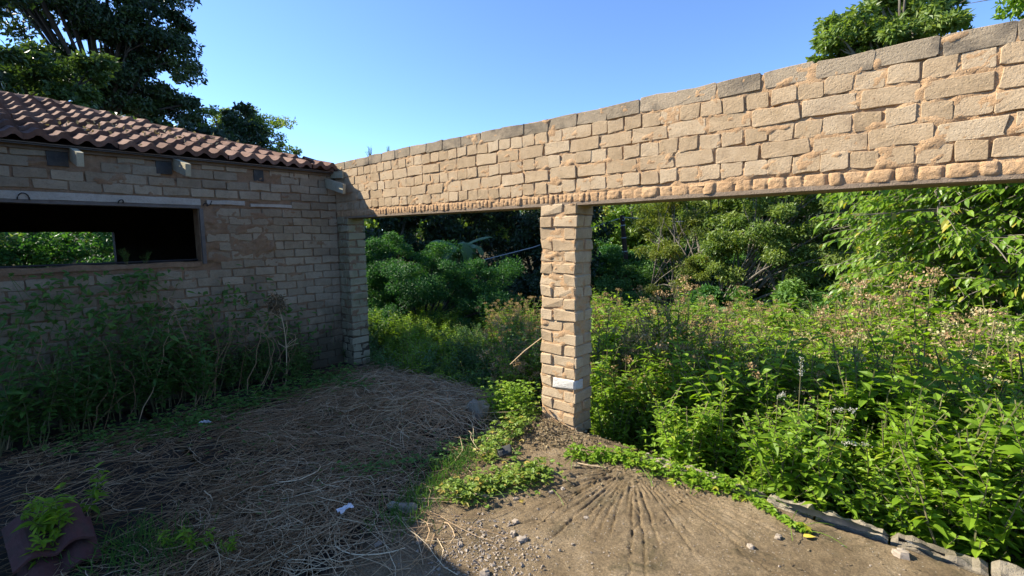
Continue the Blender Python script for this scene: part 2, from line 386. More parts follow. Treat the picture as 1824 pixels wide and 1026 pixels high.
# ------------------------------------------------------------------ bricks
def brick_face(l, h, d, seed):
    """brick seen from its face (x along, z up, face at y=0, body to +y): 10-point worn outline, 48 triangles"""
    r = np.random.default_rng(seed); c = min(l, h) * .085
    P = np.array([[-l/2 + c, -h/2], [0, -h/2], [l/2 - c, -h/2], [l/2, -h/2 + c], [l/2, h/2 - c], [l/2 - c, h/2], [0, h/2], [-l/2 + c, h/2], [-l/2, h/2 - c], [-l/2, -h/2 + c]])
    P = P + r.normal(size=P.shape) * .0034
    if r.random() < .45:                                          # a knocked corner
        k = r.integers(0, 10); P[k] *= r.uniform(.84, .94)
    n = len(P)
    ins = P * np.array([1 - .003 / l * 2, 1 - .003 / h * 2])
    V = np.concatenate([np.c_[ins[:, 0], r.normal(size=n) * .0009, ins[:, 1]], np.c_[P[:, 0], .003 + r.random(n) * .002, P[:, 1]], np.c_[P[:, 0], np.full(n, d), P[:, 1]], [[0, -.0006, 0]]])
    i = np.arange(n); j = (i + 1) % n
    F4 = np.concatenate([np.stack([i + n, j + n, j, i], -1), np.stack([i + 2 * n, j + 2 * n, j + n, i + n], -1)])
    F3 = np.stack([np.full(n, 3 * n), i, j], -1)
    return V, [F3, F4]
def brick_block(sx, sy, sz, seed):
    """whole brick with worn arrises (centre at origin), 44 triangles"""
    r = np.random.default_rng(seed); c = .005; V = []; idx = {}
    for sX in (-1, 1):
        for sY in (-1, 1):
            for sZ in (-1, 1):
                j = r.normal(size=3) * .0038; cc = c * (r.uniform(2.5, 4.5) if r.random() < .18 else r.uniform(.6, 1.5))
                for ax in range(3):
                    q = np.array([sX * (sx/2), sY * (sy/2), sZ * (sz/2)])
                    for o in range(3):
                        if o != ax: q[o] -= (sX, sY, sZ)[o] * cc
                    idx[(sX, sY, sZ, ax)] = len(V); V.append(q + j + r.normal(size=3) * .0012)
    F4, F3 = [], []
    for ax in range(3):
        o1, o2 = [o for o in range(3) if o != ax]
        for s in (-1, 1):
            q = []
            for a, b in ((-1, -1), (1, -1), (1, 1), (-1, 1)):
                k = [0, 0, 0]; k[ax] = s; k[o1] = a; k[o2] = b; q.append(idx[(*k, ax)])
            if (s > 0) == (ax == 1): q = q[::-1]
            F4.append(q)
        for a in (-1, 1):                                          # chamfers along axis ax
            for b in (-1, 1):
                k0 = [0, 0, 0]; k0[o1] = a; k0[o2] = b
                q = []
                for s, f in ((-1, o1), (1, o1), (1, o2), (-1, o2)):
                    k0[ax] = s; q.append(idx[(*k0, f)])
                if (a * b > 0) != (ax == 1): q = q[::-1]
                F4.append(q)
    for sX in (-1, 1):
        for sY in (-1, 1):
            for sZ in (-1, 1):
                q = [idx[(sX, sY, sZ, a)] for a in range(3)]
                F3.append(q if sX * sY * sZ > 0 else q[::-1])
    return np.array(V), [np.array(F3), np.array(F4)]

def mortar_sheet(name, u0, u1, v0, v1, su, sv, depth, seed, m, mapf, hole=None, smear=None, amp=.010):
    us = np.arange(u0, u1 + su * .5, su); vs = np.arange(v0, v1 + sv * .5, sv)
    U, Vv = np.meshgrid(us, vs, indexing='ij')
    d = depth + (fbm(U * 26, Vv * 34, seed, 5) - .5) * amp * 2.6
    blob = np.clip((fbm(U * 9, Vv * 15, seed + 5, 5) - .635) * 10, 0, 1)
    d = d - blob * (depth + .004) * .95 + .014 * np.clip((fbm(U * 5, Vv * 14, seed + 8, 5) - .56) * 9, 0, 1)
    if smear is not None: d = d - smear(U, Vv) * (depth + .004)
    P = mapf(U, Vv, d)
    F = gridf(*U.shape)
    if hole is not None:
        uc = (U[:-1, :-1] + su / 2).ravel(); vc = (Vv[:-1, :-1] + sv / 2).ravel()
        F = F[~hole(uc, vc)]
    return mk(name, P.reshape(-1, 3), F, m, smooth=True)

# ------------------------------------------------------------------ the beam wall across the opening
BX0, BX1 = -3.97, 3.55; BT = .262; Z0 = 2.172; CH = .1092
wall = thing('brick_wall', 'sunlit tan brick wall spanning the opening above the free-standing pillar', 'wall', (-.2, .13, 2.05))
wall_off = Vector(wall.location)
def wob(name, me, p, parent, rz=0.0, off=wall_off):
    return ob(name, me, parent, tuple(Vector(p) - off), rz)
core = Acc(); core.add(boxv(BX0 + .02, BX1, .022, BT - .012, 2.085, Z0 + 6 * CH - .012), BOXF)
wob('mortar_core', core.mesh('core', M['mortar_sun']), (0, 0, 0), wall)
def beam_map(U, V, d): return np.stack([U, d, V], -1)
wob('mortar', mortar_sheet('beam_mortar', BX0, BX1, Z0 - .03, Z0 + 6 * CH - .016, .017, .0125, .0058, 31, M['mortar_sun'], beam_map,
    smear=lambda U, V: np.clip((fbm(U * 1.7, V * 3, 77) - .66) * 9, 0, 1) * np.clip((fbm(U * 19, V * 19, 78, 5) - .48) * 9, 0, 1) * .9), (0, 0, 0), wall)
HM = [mk('header_face', *brick_face(.1395, .1015, .08, 100 + k), M['brick_sun']) for k in range(9)]
SM = [mk('stretcher_face', *brick_face(.276, .1015, .10, 200 + k), M['brick_sun']) for k in range(9)]
CM = [mk('coping_brick', *brick_face(.279, .106, .24, 300 + k), M['coping']) for k in range(7)]
rb = random.Random(5)
# top and rear of the coping show from above: cap them with full blocks
def nudge(): return rb.uniform(-.003, .003)
for row in range(6):
    head = row in (0, 2, 4); pitch = .1468 if head else .2835
    x = BX0 + (.075 if head else .142) + (.0 if row in (1, 5) else .0)
    if row == 3: x = BX0 + .08
    z = Z0 + (row + .5) * CH
    while x < BX1 - pitch * .5:
        pool = HM if head else (CM if row == 5 else SM)
        px = x + rb.uniform(-.006, .006)
        o = wob('brick', rb.choice(pool), (px, rb.uniform(-.0045, .003), z + rb.uniform(-.004, .004) + .006 * math.sin(x * 1.7 + row)), wall)
        o.rotation_euler = (rb.uniform(-.025, .025), rb.uniform(-.015, .015), rb.uniform(-.018, .018))
        o.scale = (rb.uniform(.955, 1.02), 1, rb.uniform(.94, 1.025))
        x += pitch
# lumpy band of mortar squeezed out above the lintel
us = np.arange(BX0, BX1, .0075); vs = np.linspace(0, 1, 15)
U, Vv = np.meshgrid(us, vs, indexing='ij')
lump = np.zeros(U.shape); xx = BX0; rl = np.random.default_rng(9)
while xx < BX1:
    left = xx < .1
    w = rl.uniform(.042, .068) if left else rl.uniform(.06, .14)
    k = (us > xx - .02) & (us < xx + w + .02)
    sl_ = rl.uniform(-.5, .5)
    uu = (U[k] + (Vv[k] - .5) * .03 * sl_ - (xx + w / 2)) / (w / 2)
    hgt = rl.uniform(.015, .030)
    prof = np.clip(1 - np.abs(uu) ** 5, 0, 1) ** .6
    vv = np.clip(1 - np.abs((Vv[k] - rl.uniform(.36, .46)) / rl.uniform(.50, .58)) ** 3, 0, 1) ** .5
    lump[k] = np.maximum(lump[k], prof * vv * hgt)
    xx += w * rl.uniform(.93, 1.06)
yy = .020 - lump * 1.0 + (fbm(U * 40, Vv * 5, 41) - .5) * .010 + .030 * np.clip((Vv - .80) * 6, 0, 1)
zz = 2.088 + Vv * .088 + (fbm(U * 9, Vv * 2, 42) - .5) * .010
wob('mortar_band', mk('mortar_band', np.stack([U, yy, zz], -1), gridf(*U.shape), M['mortar_sun'], smooth=True), (0, 0, 0), wall)
lin = Acc()
us = np.arange(BX0, BX1 + .01, .12)
for a, b in zip(us[:-1], us[1:]):
    pass
U = us; sag = (fbm(us * 1.1, us * 0, 55) - .5) * .012
prof = [(.020, 2.096), (.004, 2.090), (.006, 2.064), (.03, 2.056), (BT - .01, 2.060), (BT - .005, 2.096)]
V = np.concatenate([np.stack([us, np.full(len(us), p[0]), p[1] + sag * (1 if k in (1, 2, 3) else .3)], -1) for k, p in enumerate(prof)])
n = len(us); i = np.arange(n - 1)
F = np.concatenate([np.stack([k * n + i, (k + 1) * n + i, (k + 1) * n + i + 1, k * n + i + 1], -1) for k in range(len(prof) - 1)])
wob('lintel', mk('beam_lintel', V, F[:, ::-1], M['lintel']), (0, 0, 0), wall)
# two bent reinforcement bars hanging below the lintel
for bx, by in ((1.06, .15), (1.11, .17)):
    a = Acc(); tube(a, [(bx, by, 2.07), (bx + .005, by + .01, 2.0), (bx - .012, by, 1.965), (bx - .03, by, 1.96)], .004, 5)
    wob('reinforcing_bar', a.mesh('bar', M['steel']), (0, 0, 0), wall)

# ------------------------------------------------------------------ pillars
def pillar(name, label, x0, x1, y1, top, seed, bm, mm, courses, chalk=None, white_bm=None):
    W = x1 - x0; c = (x0 + x1) / 2; root = thing(name, label, 'pillar', (c, 0, 0)); off = Vector((c, 0, 0))
    ch = top / courses; r = random.Random(seed); bw = W * .635; gap = .014; hw = W - bw - gap; dd = (y1 - gap) / 2
    zs = np.arange(0, top + .001, .0125); s = np.arange(0, 4 * 18) / 18.
    # mortar core with a rough skin
    q = .0085
    per = []
    for t in s:
        k = int(t); f = t - k
        p0 = [(x0, 0), (x1, 0), (x1, y1), (x0, y1)][k]; p1 = [(x1, 0), (x1, y1), (x0, y1), (x0, 0)][k]
        nrm = [(0, -1), (1, 0), (0, 1), (-1, 0)][k]
        per.append((p0[0] + (p1[0] - p0[0]) * f, p0[1] + (p1[1] - p0[1]) * f, nrm[0], nrm[1], t))
    per = np.array(per); n = len(per)
    S, Zz = np.meshgrid(per[:, 4], zs, indexing='ij')
    d = -q + (fbm(S * 7, Zz * 28, seed) - .5) * .022 + np.clip((fbm(S * 3.3, Zz * 13, seed + 3) - .57) * 7, 0, 1) * .013
    edge = np.minimum(S % 1, 1 - S % 1); d = d - .006 * np.clip(1 - edge * 18, 0, 1)
    PX = per[:, 0][:, None] + per[:, 2][:, None] * d + (c - per[:, 0][:, None]) * .02; PY = per[:, 1][:, None] + per[:, 3][:, None] * d + (y1 / 2 - per[:, 1][:, None]) * .02
    V = np.stack([PX, PY, Zz], -1).reshape(-1, 3); m_ = len(zs)
    i = np.arange(n)[:, None] * m_; j = np.arange(m_ - 1)[None]; i2 = ((np.arange(n) + 1) % n)[:, None] * m_
    F = np.stack([i + j, i2 + j, i2 + j + 1, i + j + 1], -1).reshape(-1, 4)
    wob('mortar', mk('pillar_mortar', V, F, mm, smooth=True), (0, 0, 0), root, off=off)
    long_ = [mk('pillar_stretcher', *brick_block(bw, dd, ch - .011, seed * 50 + k), bm) for k in range(6)]
    end_ = [mk('pillar_header', *brick_block(hw, y1, ch - .011, seed * 50 + 20 + k), bm) for k in range(6)]
    for k in range(courses):
        z = (k + .5) * ch; A = k % 2 == 1
        if A: lay = [(x0 + bw/2, dd/2, 0), (x0 + bw/2, y1 - dd/2, 0), (x1 - hw/2, y1/2, 1)]
        else: lay = [(x0 + hw/2, y1/2, 1), (x1 - bw/2, dd/2, 0), (x1 - bw/2, y1 - dd/2, 0)]
        for t, (bx, by, e) in enumerate(lay):
            me = r.choice(end_ if e else long_)
            isw = chalk == (k, t)
            if isw: me = mk('white_brick', *brick_block(bw, dd, ch - .016, 999), M['chalk'])
            o = wob('brick', me, (bx + r.uniform(-.010, .010), by + r.uniform(-.007, .006), z + r.uniform(-.003, .003)), root, r.uniform(-.03, .03), off)
            if isw: o['label'] = 'chalky white brick'
            o.rotation_euler[1] += r.uniform(-.012, .012)
    return root
pillar('brick_pillar', 'free-standing tan brick pillar carrying the wall over the weedy opening', -.386, 0, BT, 2.085, 4, M['brick_sun'], M['mortar_sun'], 20, chalk=(4, 1))
pillar('brick_pillar', 'shaded greenish brick pier in the corner against the house wall', -3.962, -3.69, BT, 2.085, 8, M['brick_pier'], M['mortar_house'], 20)

# ------------------------------------------------------------------ the house
HX = -3.966; HOFF = Vector((-6.4, -1.9, 0))
house = thing('brick_house', 'shaded grey brick house with red tiled roof and a long glassless window', 'house', tuple(HOFF))
hw = ob('wall', None, house)                                     # front wall with its bricks
hw.name = 'wall'
WY0, WY1 = -4.1, .0; OZ0, OZ1, OY1 = 1.555, 2.152, -1.645
def hbox(name, boxes, m, parent):
    a = Acc()
    for b in boxes: a.add(boxv(*b), BOXF)
    o = ob(name, a.mesh(name, m), parent); o.location = tuple(-HOFF); return o
def hmap(U, V, d): return np.stack([HX - d, U, V], -1)
def plast(U, V):
    m = np.clip((U + 1.66) * 30, 0, 1) * np.clip((-.83 + .05 * np.sin(V * 23) - U) * 9, 0, 1) * np.clip((V - 1.50) * 20, 0, 1) * np.clip((2.17 - V) * 20, 0, 1)
    return np.clip(m * (fbm(U * 6, V * 9, 61) * 2.9 - .65), 0, 1.1) + .0 * U
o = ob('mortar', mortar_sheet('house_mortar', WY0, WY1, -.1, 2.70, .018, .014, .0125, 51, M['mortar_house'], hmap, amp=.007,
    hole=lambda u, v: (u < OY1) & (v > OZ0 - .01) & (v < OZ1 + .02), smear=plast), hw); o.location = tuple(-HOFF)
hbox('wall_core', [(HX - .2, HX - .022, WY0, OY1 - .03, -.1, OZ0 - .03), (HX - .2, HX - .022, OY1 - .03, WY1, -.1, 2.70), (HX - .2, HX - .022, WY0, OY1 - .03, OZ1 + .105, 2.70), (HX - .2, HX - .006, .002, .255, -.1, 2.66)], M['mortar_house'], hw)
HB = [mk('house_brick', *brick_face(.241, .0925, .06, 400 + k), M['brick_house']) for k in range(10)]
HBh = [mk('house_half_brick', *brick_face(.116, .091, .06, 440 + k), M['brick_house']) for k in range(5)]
rr = random.Random(12); hb = []
slots = [(-2.7, .11), (-1.87, .11), (-1.0, .075)]                 # rafter holes in the wall head
for k in range(26):
    z = .02 + (k + .5) * .1025; y = WY1 - .12 - (.125 if k % 2 else 0)
    if k % 2: hb.append((WY1 - .06, z, 1))
    while y > WY0 + .1:
        inside = OZ0 - .06 < z < OZ1 + .10
        half = 0
        if inside and y - .12 < OY1:
            if y + .02 > OY1 and y - OY1 < .1: half = 0
            if y < OY1 + .12: y -= .25; continue
        if inside and z > OZ1 - .03 and y < OY1 + 1.0 and z < OZ1 + .1: y -= .25; continue
        if z > 2.5 and any(abs(y - (s + .0)) < w + .11 for s, w in slots): y -= .25; continue
        hb.append((y, z, 0)); y -= .25
hb = [b for b in hb if b[0] > -3.75]
score = lambda b: (b[1] > .75) * 2 + (b[1] > .35) + (b[0] > -3.45) * 2 - (abs(b[0]) > 3.45)
hb.sort(key=score, reverse=True)
rest = Acc()
for k, (y, z, hf) in enumerate(hb):
    px = HX + rr.uniform(-.004, .003); zz = z + rr.uniform(-.004, .004) + .005 * math.sin(y * 2 + z * 9)
    me = rr.choice(HBh if hf else HB)
    if k < 300:
        o = ob('brick', me, hw); o.location = tuple(Vector((px, y, zz)) - HOFF); o.rotation_euler = (rr.uniform(-.012, .012), rr.uniform(-.02, .02), math.pi / 2 + rr.uniform(-.015, .015))
        o.scale = (rr.uniform(.94, 1.02), 1, rr.uniform(.94, 1.03))
    else:
        V = np.array([v.co for v in me.vertices]); V = np.stack([px - V[:, 1], y + V[:, 0], zz + V[:, 2]], -1)
        for p in me.polygons: pass
        F3 = [list(p.vertices) for p in me.polygons if len(p.vertices) == 3]; F4 = [list(p.vertices) for p in me.polygons if len(p.vertices) == 4]
        b0 = rest.n; rest.add(V, np.array(F3)); rest.F4.append(np.array(F4) + b0)
if rest.n:
    o = ob('brick_courses', rest.mesh('brick_courses', M['brick_house']), hw); o.location = tuple(-HOFF); o['kind'] = 'stuff'
# window: limewashed lintel, jamb, sill, hooks
win = ob('window', None, house); win.location = tuple(-HOFF)
def wavy(name, y0, y1, z0, z1, x0, x1, m, parent, seed, amp=.006):
    ys = np.arange(y0, y1 + .001, .05); n = len(ys)
    w = (fbm(ys * 4, ys * 0, seed) - .5) * amp * 2; w2 = (fbm(ys * 5, ys * 0 + 3, seed) - .5) * amp * 2
    ring = [(x0, z0), (x1, z0), (x1, z1), (x0, z1)]
    V = np.concatenate([np.stack([np.full(n, a) + (w2 * .4 if a == x1 else 0), ys, np.full(n, b) + (w if b == z1 else w2 * .6)], -1) for a, b in ring])
    i = np.arange(n - 1); F = np.concatenate([np.stack([k * n + i, ((k + 1) % 4) * n + i, ((k + 1) % 4) * n + i + 1, k * n + i + 1], -1) for k in range(4)])
    caps = np.array([[0, n, 2 * n, 3 * n], [4 * n - 1, 3 * n - 1, 2 * n - 1, n - 1]])
    return ob(name, mk(name, V, np.concatenate([F, caps]), m), parent)
wavy('lintel', WY0, OY1 + .02, 2.186, 2.258, HX - .2, HX + .012, M['lime'], win, 71)
wavy('lintel_soffit', WY0, OY1 + .01, 2.150, 2.184, HX - .2, HX + .004, M['plaster'], win, 72)
o = wavy('lintel', OY1 + .06, -1.18, 2.20, 2.252, HX - .05, HX + .008, M['lime'], win, 73, .012)
o = wavy('lintel', -1.12, -.60, 2.19, 2.226, HX - .05, HX + .007, M['lime'], win, 74, .012)
a = Acc(); a.add(boxv(HX - .205, HX + .010, OY1 - .022, OY1 + .014, OZ0 - .03, 2.149), BOXF)
ob('jamb', a.mesh('jamb', M['plaster']), win)
wavy('sill', WY0, OY1 - .03, OZ0 - .055, OZ0 - .004, HX - .21, HX + .010, M['mortar_house'], win, 75, .022)
a = Acc(); tube(a, [(HX - .16, WY0, OZ0 + .012), (HX - .16, -2.4, OZ0 + .010), (HX - .16, OY1 - .03, OZ0 + .012)], .012, 6)
ob('sill_rail', a.mesh('sill_rail', M['steel']), win)
for hy, tilt, s in ((-3.06, 0, 1.0), (-2.38, 1, .85), (-1.63, 1.2, .9)):
    a = Acc(); t = np.linspace(0, math.pi, 10)
    P = np.stack([HX + .016 + .03 * np.sin(t) * .6, hy + .036 * s * np.cos(t) * 1.1 + .03 * tilt * np.sin(t / 2), 2.178 + .06 * s * np.sin(t) * (1 - .35 * tilt)], -1)
    if tilt > 1.1: P = np.concatenate([P[::-1], P[:1] + np.array([[.004, .04, .02], [.0, .055, .06]])])
    tube(a, P, .0055, 6); ob('wire_hook', a.mesh('wire_hook', M['steel']), win)
# other walls and the dark room
RX = -8.75
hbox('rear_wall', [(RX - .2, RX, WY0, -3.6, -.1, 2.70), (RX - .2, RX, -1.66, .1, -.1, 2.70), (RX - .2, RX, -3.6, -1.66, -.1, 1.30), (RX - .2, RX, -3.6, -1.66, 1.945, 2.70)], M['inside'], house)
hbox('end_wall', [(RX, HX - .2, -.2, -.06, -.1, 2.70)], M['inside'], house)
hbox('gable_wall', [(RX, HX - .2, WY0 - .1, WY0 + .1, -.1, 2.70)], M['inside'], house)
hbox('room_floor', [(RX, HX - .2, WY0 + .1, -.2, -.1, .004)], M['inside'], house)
a = Acc(); P = np.array([(-3.75, 3.38), (-6.42, 4.92), (-9.1, 3.38), (-9.1, 2.6), (-3.75, 2.6)])
V = np.concatenate([np.c_[P[:, 0], np.full(5, y), P[:, 1]] for y in (WY0 - .22, WY0 - .06)])
a.add(V, [[k, (k + 1) % 5, 5 + (k + 1) % 5, 5 + k] for k in range(5)]); a.add(V, [[0, 1, 2], [0, 2, 3], [0, 3, 4], [7, 6, 5], [8, 7, 5], [9, 8, 5]])
o = ob('shade_parapet', a.mesh('shade_parapet', M['mortar_house']), house); o.location = tuple(-HOFF)  # unseen gable top, added to cast the slanting shadow edge on the floor
# roof: hipped at the near right corner, double-roll concrete tiles
EX, EZ = -3.90, 2.715; PITCH = R_(18.5); tp = math.tan(PITCH); RIDGE = -6.42; HY = -.03
roof = ob('roof', None, house); roof.location = tuple(-HOFF)
dk = Acc()
rz = EZ + (EX - RIDGE) * tp - .045
ez = EZ - .045
yr = HY - (EX - RIDGE)
bx = RIDGE - (EX - RIDGE)
dk.add([(EX + .02, WY0 - .1, ez), (EX + .02, HY, ez), (RIDGE, yr, rz), (RIDGE, WY0 - .1, rz)], [[0, 1, 2, 3]])
dk.add([(EX + .02, HY, ez), (bx, HY, ez), (RIDGE, yr, rz)], [[0, 1, 2]])
dk.add([(bx, HY, ez), (bx, WY0 - .1, ez), (RIDGE, WY0 - .1, rz), (RIDGE, yr, rz)], [[0, 1, 2, 3]])
dk.add([(EX + .02, WY0 - .1, ez), (RIDGE, WY0 - .1, rz), (bx, WY0 - .1, ez)], [[0, 1, 2]])
ob('roof_deck', dk.mesh('roof_deck', M['fascia']), roof)
cl_ = Acc(); cl_.add(boxv(RX, HX - .2, WY0, -.06, 2.69, 2.705), BOXF); ob('ceiling', cl_.mesh('house_ceiling', M['inside']), roof)
TW, TL, TEX = .332, .42, .345
def tile_mesh(seed):
    r = np.random.default_rng(seed); n = 13
    u = np.linspace(0, TW, n); ph = (u / (TW / 2)) % 1.0
    roll = .052 * np.clip(np.sin(np.clip((ph - .28) / .62, 0, 1) * np.pi), 0, 1) ** .9
    j = r.normal(size=n) * .0012
    a = np.stack([u, np.zeros(n), roll + .056 + j], -1)          # lower end, riding on the tile below
    b = np.stack([u, np.full(n, TL), roll + .0 + j], -1)
    c = np.stack([u, np.full(n, .003), roll * .9 + .002 + j], -1)
    V = np.concatenate([a, b, c]); i = np.arange(n - 1)
    F = np.concatenate([np.stack([i, i + 1, n + i + 1, n + i], -1), np.stack([2 * n + i, 2 * n + i + 1, i + 1, i], -1)])
    return mk('roof_tile', V, F, M['tile'], smooth=False)
TM = [tile_mesh(k) for k in range(5)]
rt = random.Random(3)
# slope frame: u along +Y, v up the slope (-X), n out of it
mslope = Matrix(((0, -math.cos(PITCH), math.sin(PITCH), 0), (1, 0, 0, 0), (0, math.sin(PITCH), math.cos(PITCH), 0), (0, 0, 0, 1)))
slen = (EX - RIDGE) / math.cos(PITCH)
row = 0; v = -.03
while v < slen - .15:
    y = HY - .36 - TW
    hipy = HY - (v + .18) * math.cos(PITCH)
    yy = HY - TW
    while yy > WY0 - .2:
        if yy + TW * .55 < hipy:
            o = ob('tile', rt.choice(TM), roof)
            o.matrix_local = Matrix.Translation((EX, yy, EZ)) @ mslope @ Matrix.Translation((rt.uniform(-.006, .006), v + rt.uniform(-.018, .014), rt.uniform(-.004, .006))) @ Matrix.Rotation(rt.uniform(-.025, .025), 4, 'Z') @ Matrix.Rotation(rt.uniform(-.012, .012), 4, 'Y')
        yy -= TW
    v += TEX; row += 1
# a few tiles left on the hip end and the ridge caps
mhip = Matrix(((-1, 0, 0, 0), (0, -math.cos(PITCH), math.sin(PITCH), 0), (0, math.sin(PITCH), math.cos(PITCH), 0), (0, 0, 0, 1)))
for k, (t, v) in enumerate([(EX - .05, -.03), (EX - .38, -.03), (EX - .71, -.03), (EX - .5, .315), (EX - .83, .315), (EX - 1.16, .315)]):
    o = ob('tile', TM[k % 5], roof); o.matrix_local = Matrix.Translation((t, HY, EZ)) @ mhip @ Matrix.Translation((0, v, 0))
for k in range(5):
    a = Acc(); t = np.linspace(-.12, math.pi + .12, 9); y0 = yr - .02 - k * .36
    for e, (yy, g) in enumerate(((y0, 1.0), (y0 - .39, .9))): pass
    P = np.concatenate([np.stack([RIDGE + .115 * g * np.cos(t), np.full(9, yy), rz + .02 + .105 * g * np.sin(t)], -1) for yy, g in ((y0, 1.0), (y0 - .39, .92))])
    i = np.arange(8); a.add(P, np.stack([i, i + 1, 9 + i + 1, 9 + i], -1)); a.add(P[:9], np.array([list(range(9))])[:, :4] if False else np.array([[0, 1, 2, 8], [2, 3, 7, 8], [3, 4, 6, 7]]))
    ob('ridge_cap', a.mesh('ridge_cap', M['tile']), roof)
# hip stubs: broken mortar bedding where the hip caps have gone
a = Acc()
tt = np.linspace(.0, EX - RIDGE, 24)
P = np.stack([EX - tt, HY - tt, EZ + tt * tp + .012 + (fbm(tt * 5, tt * 0, 5) - .5) * .03], -1); tube(a, P, .045 + .02 * fbm(tt * 6, tt * 0, 6), 7)
ob('hip_bedding', a.mesh('hip_bedding', M['tile']), roof)
# eaves board and rafter tails
a = Acc(); a.add(boxv(-3.963, -3.945, WY0, -.03, 2.64, 2.70), BOXF); ob('fascia', a.mesh('fascia', M['fascia']), roof)
a = Acc(); a.add(boxv(-3.944, -3.915, WY0, -.03, 2.690, 2.70), BOXF); ob('soffit', a.mesh('soffit', M['fascia']), roof)
def rafter(y, tip, w, h, m):
    L = 1.0; a = Acc(); V = boxv(-L, 0, -w / 2, w / 2, -h, 0); a.add(V, BOXF)
    o = ob('rafter', a.mesh('rafter', m), roof)
    o.matrix_local = Matrix.Translation(tip) @ Matrix.Rotation(R_(13.5), 4, 'Y'); return o
rafter(0, (-3.555, -2.69, 2.595), .05, .125, M['timber'])
rafter(0, (-3.52, -1.86, 2.575), .05, .125, M['timber'])
rafter(0, (-3.50, -.125, 2.495), .038, .125, M['timber'])
a = Acc(); a.add(boxv(-.6, 0, -.015, .015, -.09, 0), BOXF); o = ob('hip_rafter', a.mesh('hip_rafter', M['timber']), roof); o.matrix_local = Matrix.Translation((-3.70, -.02, 2.685)) @ Matrix.Rotation(R_(4), 4, 'Y') @ Matrix.Rotation(R_(8), 4, 'Z')
for s, w in ((-2.80, .075), (-1.965, .07), (-1.0, .055)):
    a = Acc(); a.add(boxv(HX - .15, HX + .003, s - w, s + w, 2.505, 2.66), BOXF)
    ob('hole_shade_box', a.mesh('hole_shade_box', M['darkblock']), hw).location = tuple(-HOFF)  # solid box, the hole's shade is put into its dark colour

# unseen beam and post behind the camera's left, added to shade the foreground
a = Acc()
for b in [(-3.9, -1.45, -3.97, -3.77, 2.12, 3.05), (-1.72, -1.47, -3.96, -3.78, -.2, 2.12)]: a.add(boxv(*b), BOXF)
tag(ob('shade_beam', a.mesh('shade_beam', M['mortar_house'])), 'unseen masonry beam on a post, added to cast shade on the foreground', 'wall')

# ------------------------------------------------------------------ trees
def make_tree(name, label, base, blobs, leaf_mat, bark, nleaf=9000, leaf=(.16, .075), clump=.55, trunk_r=.16, limbs=14, up=.5, seed=1, forks=None, dens=None, fill=.5, cat='tree', group=None, lean=(0, 0), trunk_parts=None, six=False):
    rng = np.random.default_rng(seed); root = thing(name, label, cat, base, group=group); B = np.array(base)
    cs, ws = [], []
    vol = np.array([b[1][0] * b[1][1] * b[1][2] for b in blobs]) ** .72; vol = vol / vol.sum()
    nc = max(10, int(sum((b[1][0] * b[1][1] * b[1][2]) for b in blobs) ** .72 / clump ** 2 * 4.2 * (dens or 1)))
    for (c, r), f in zip(blobs, vol):
        k = max(4, int(nc * f)); d = rdir(k, rng); rad = np.where(rng.random(k) < fill, rng.uniform(.80, 1.03, k), rng.uniform(.3, .8, k))
        cs.append(np.array(c) + d * rad[:, None] * np.array(r))
    cs = np.concatenate(cs); nc = len(cs)
    ctr = sum(np.array(b[0]) * f for b, f in zip(blobs, vol))
    A = Acc(); per = max(12, nleaf // nc)
    sz = clump * rng.uniform(.55, 1.25, nc)
    P = np.repeat(cs, per, 0); S = np.repeat(sz, per)
    q = rdir(len(P), rng) * (rng.random(len(P)) ** .45)[:, None]; q[:, 2] *= .62
    P = P + q * S[:, None]
    outw = unit(P - ctr)
    N = unit(rng.normal(size=P.shape) * .75 + outw * .45 + np.array([0, 0, up]))
    D = unit(np.cross(N, rng.normal(size=P.shape)) + outw * .35 + np.array([0, 0, -.25]))
    T = np.clip(np.repeat(rng.normal(.45, .16, nc), per) + rng.normal(0, .16, len(P)), 0, 1)
    L = leaf[0] * rng.uniform(.65, 1.25, len(P)); W = leaf[1] * rng.uniform(.75, 1.2, len(P))
    (leaves6 if six else leaves2)(A, P - B, D, N, L, W, T)
    ob('crown', A.mesh(name + '_crown', leaf_mat), root)
    K = Acc()
    stems = trunk_parts or [((0, 0), (lean[0], lean[1]), trunk_r)]
    zlow = min(b[0][2] - b[1][2] * .55 for b in blobs)
    tops = []
    for (o0, o1, tr) in stems:
        hgt = (zlow - B[2]); t = np.linspace(0, 1, 9)
        p = np.stack([o0[0] + o1[0] * t ** 1.2, o0[1] + o1[1] * t ** 1.2, hgt * t - .15], -1) + np.c_[np.cumsum(rng.normal(0, .05, (9, 2)), 0), np.zeros(9)] * min(1, tr * 5)
        tube(K, p, tr * (1.35 - .65 * t ** .6), 8, .5); tops.append((p[-1], tr * .7))
    idx = rng.choice(nc, min(limbs, nc), replace=False)
    for q in idx:
        tp_, tr = tops[rng.integers(len(tops))]; e = cs[q] - B; t = np.linspace(0, 1, 8)[:, None]
        mid = tp_ * .45 + e * .55 + np.array([0, 0, .12]) * np.linalg.norm(e - tp_) + rng.normal(0, .12, 3)
        p = tp_ * (1 - t) ** 2 + mid * 2 * t * (1 - t) + e * t ** 2 + np.cumsum(rng.normal(0, .02, (8, 3)), 0)
        r0 = tr * rng.uniform(.45, .75)
        tube(K, p, r0 * (1 - .85 * t[:, 0]) + .006, 6, .5)
        for w in range(2):
            near = np.argsort(np.linalg.norm(cs - cs[q], axis=1))[1 + w * 2]
            s = p[5 - w]; e2 = cs[near] - B; p2 = s * (1 - t) + e2 * t + np.cumsum(rng.normal(0, .02, (8, 3)), 0)
            tube(K, p2, r0 * .35 * (1 - .8 * t[:, 0]) + .004, 5, .5)
    ob('trunk', K.mesh(name + '_trunk', bark), root)
    return root

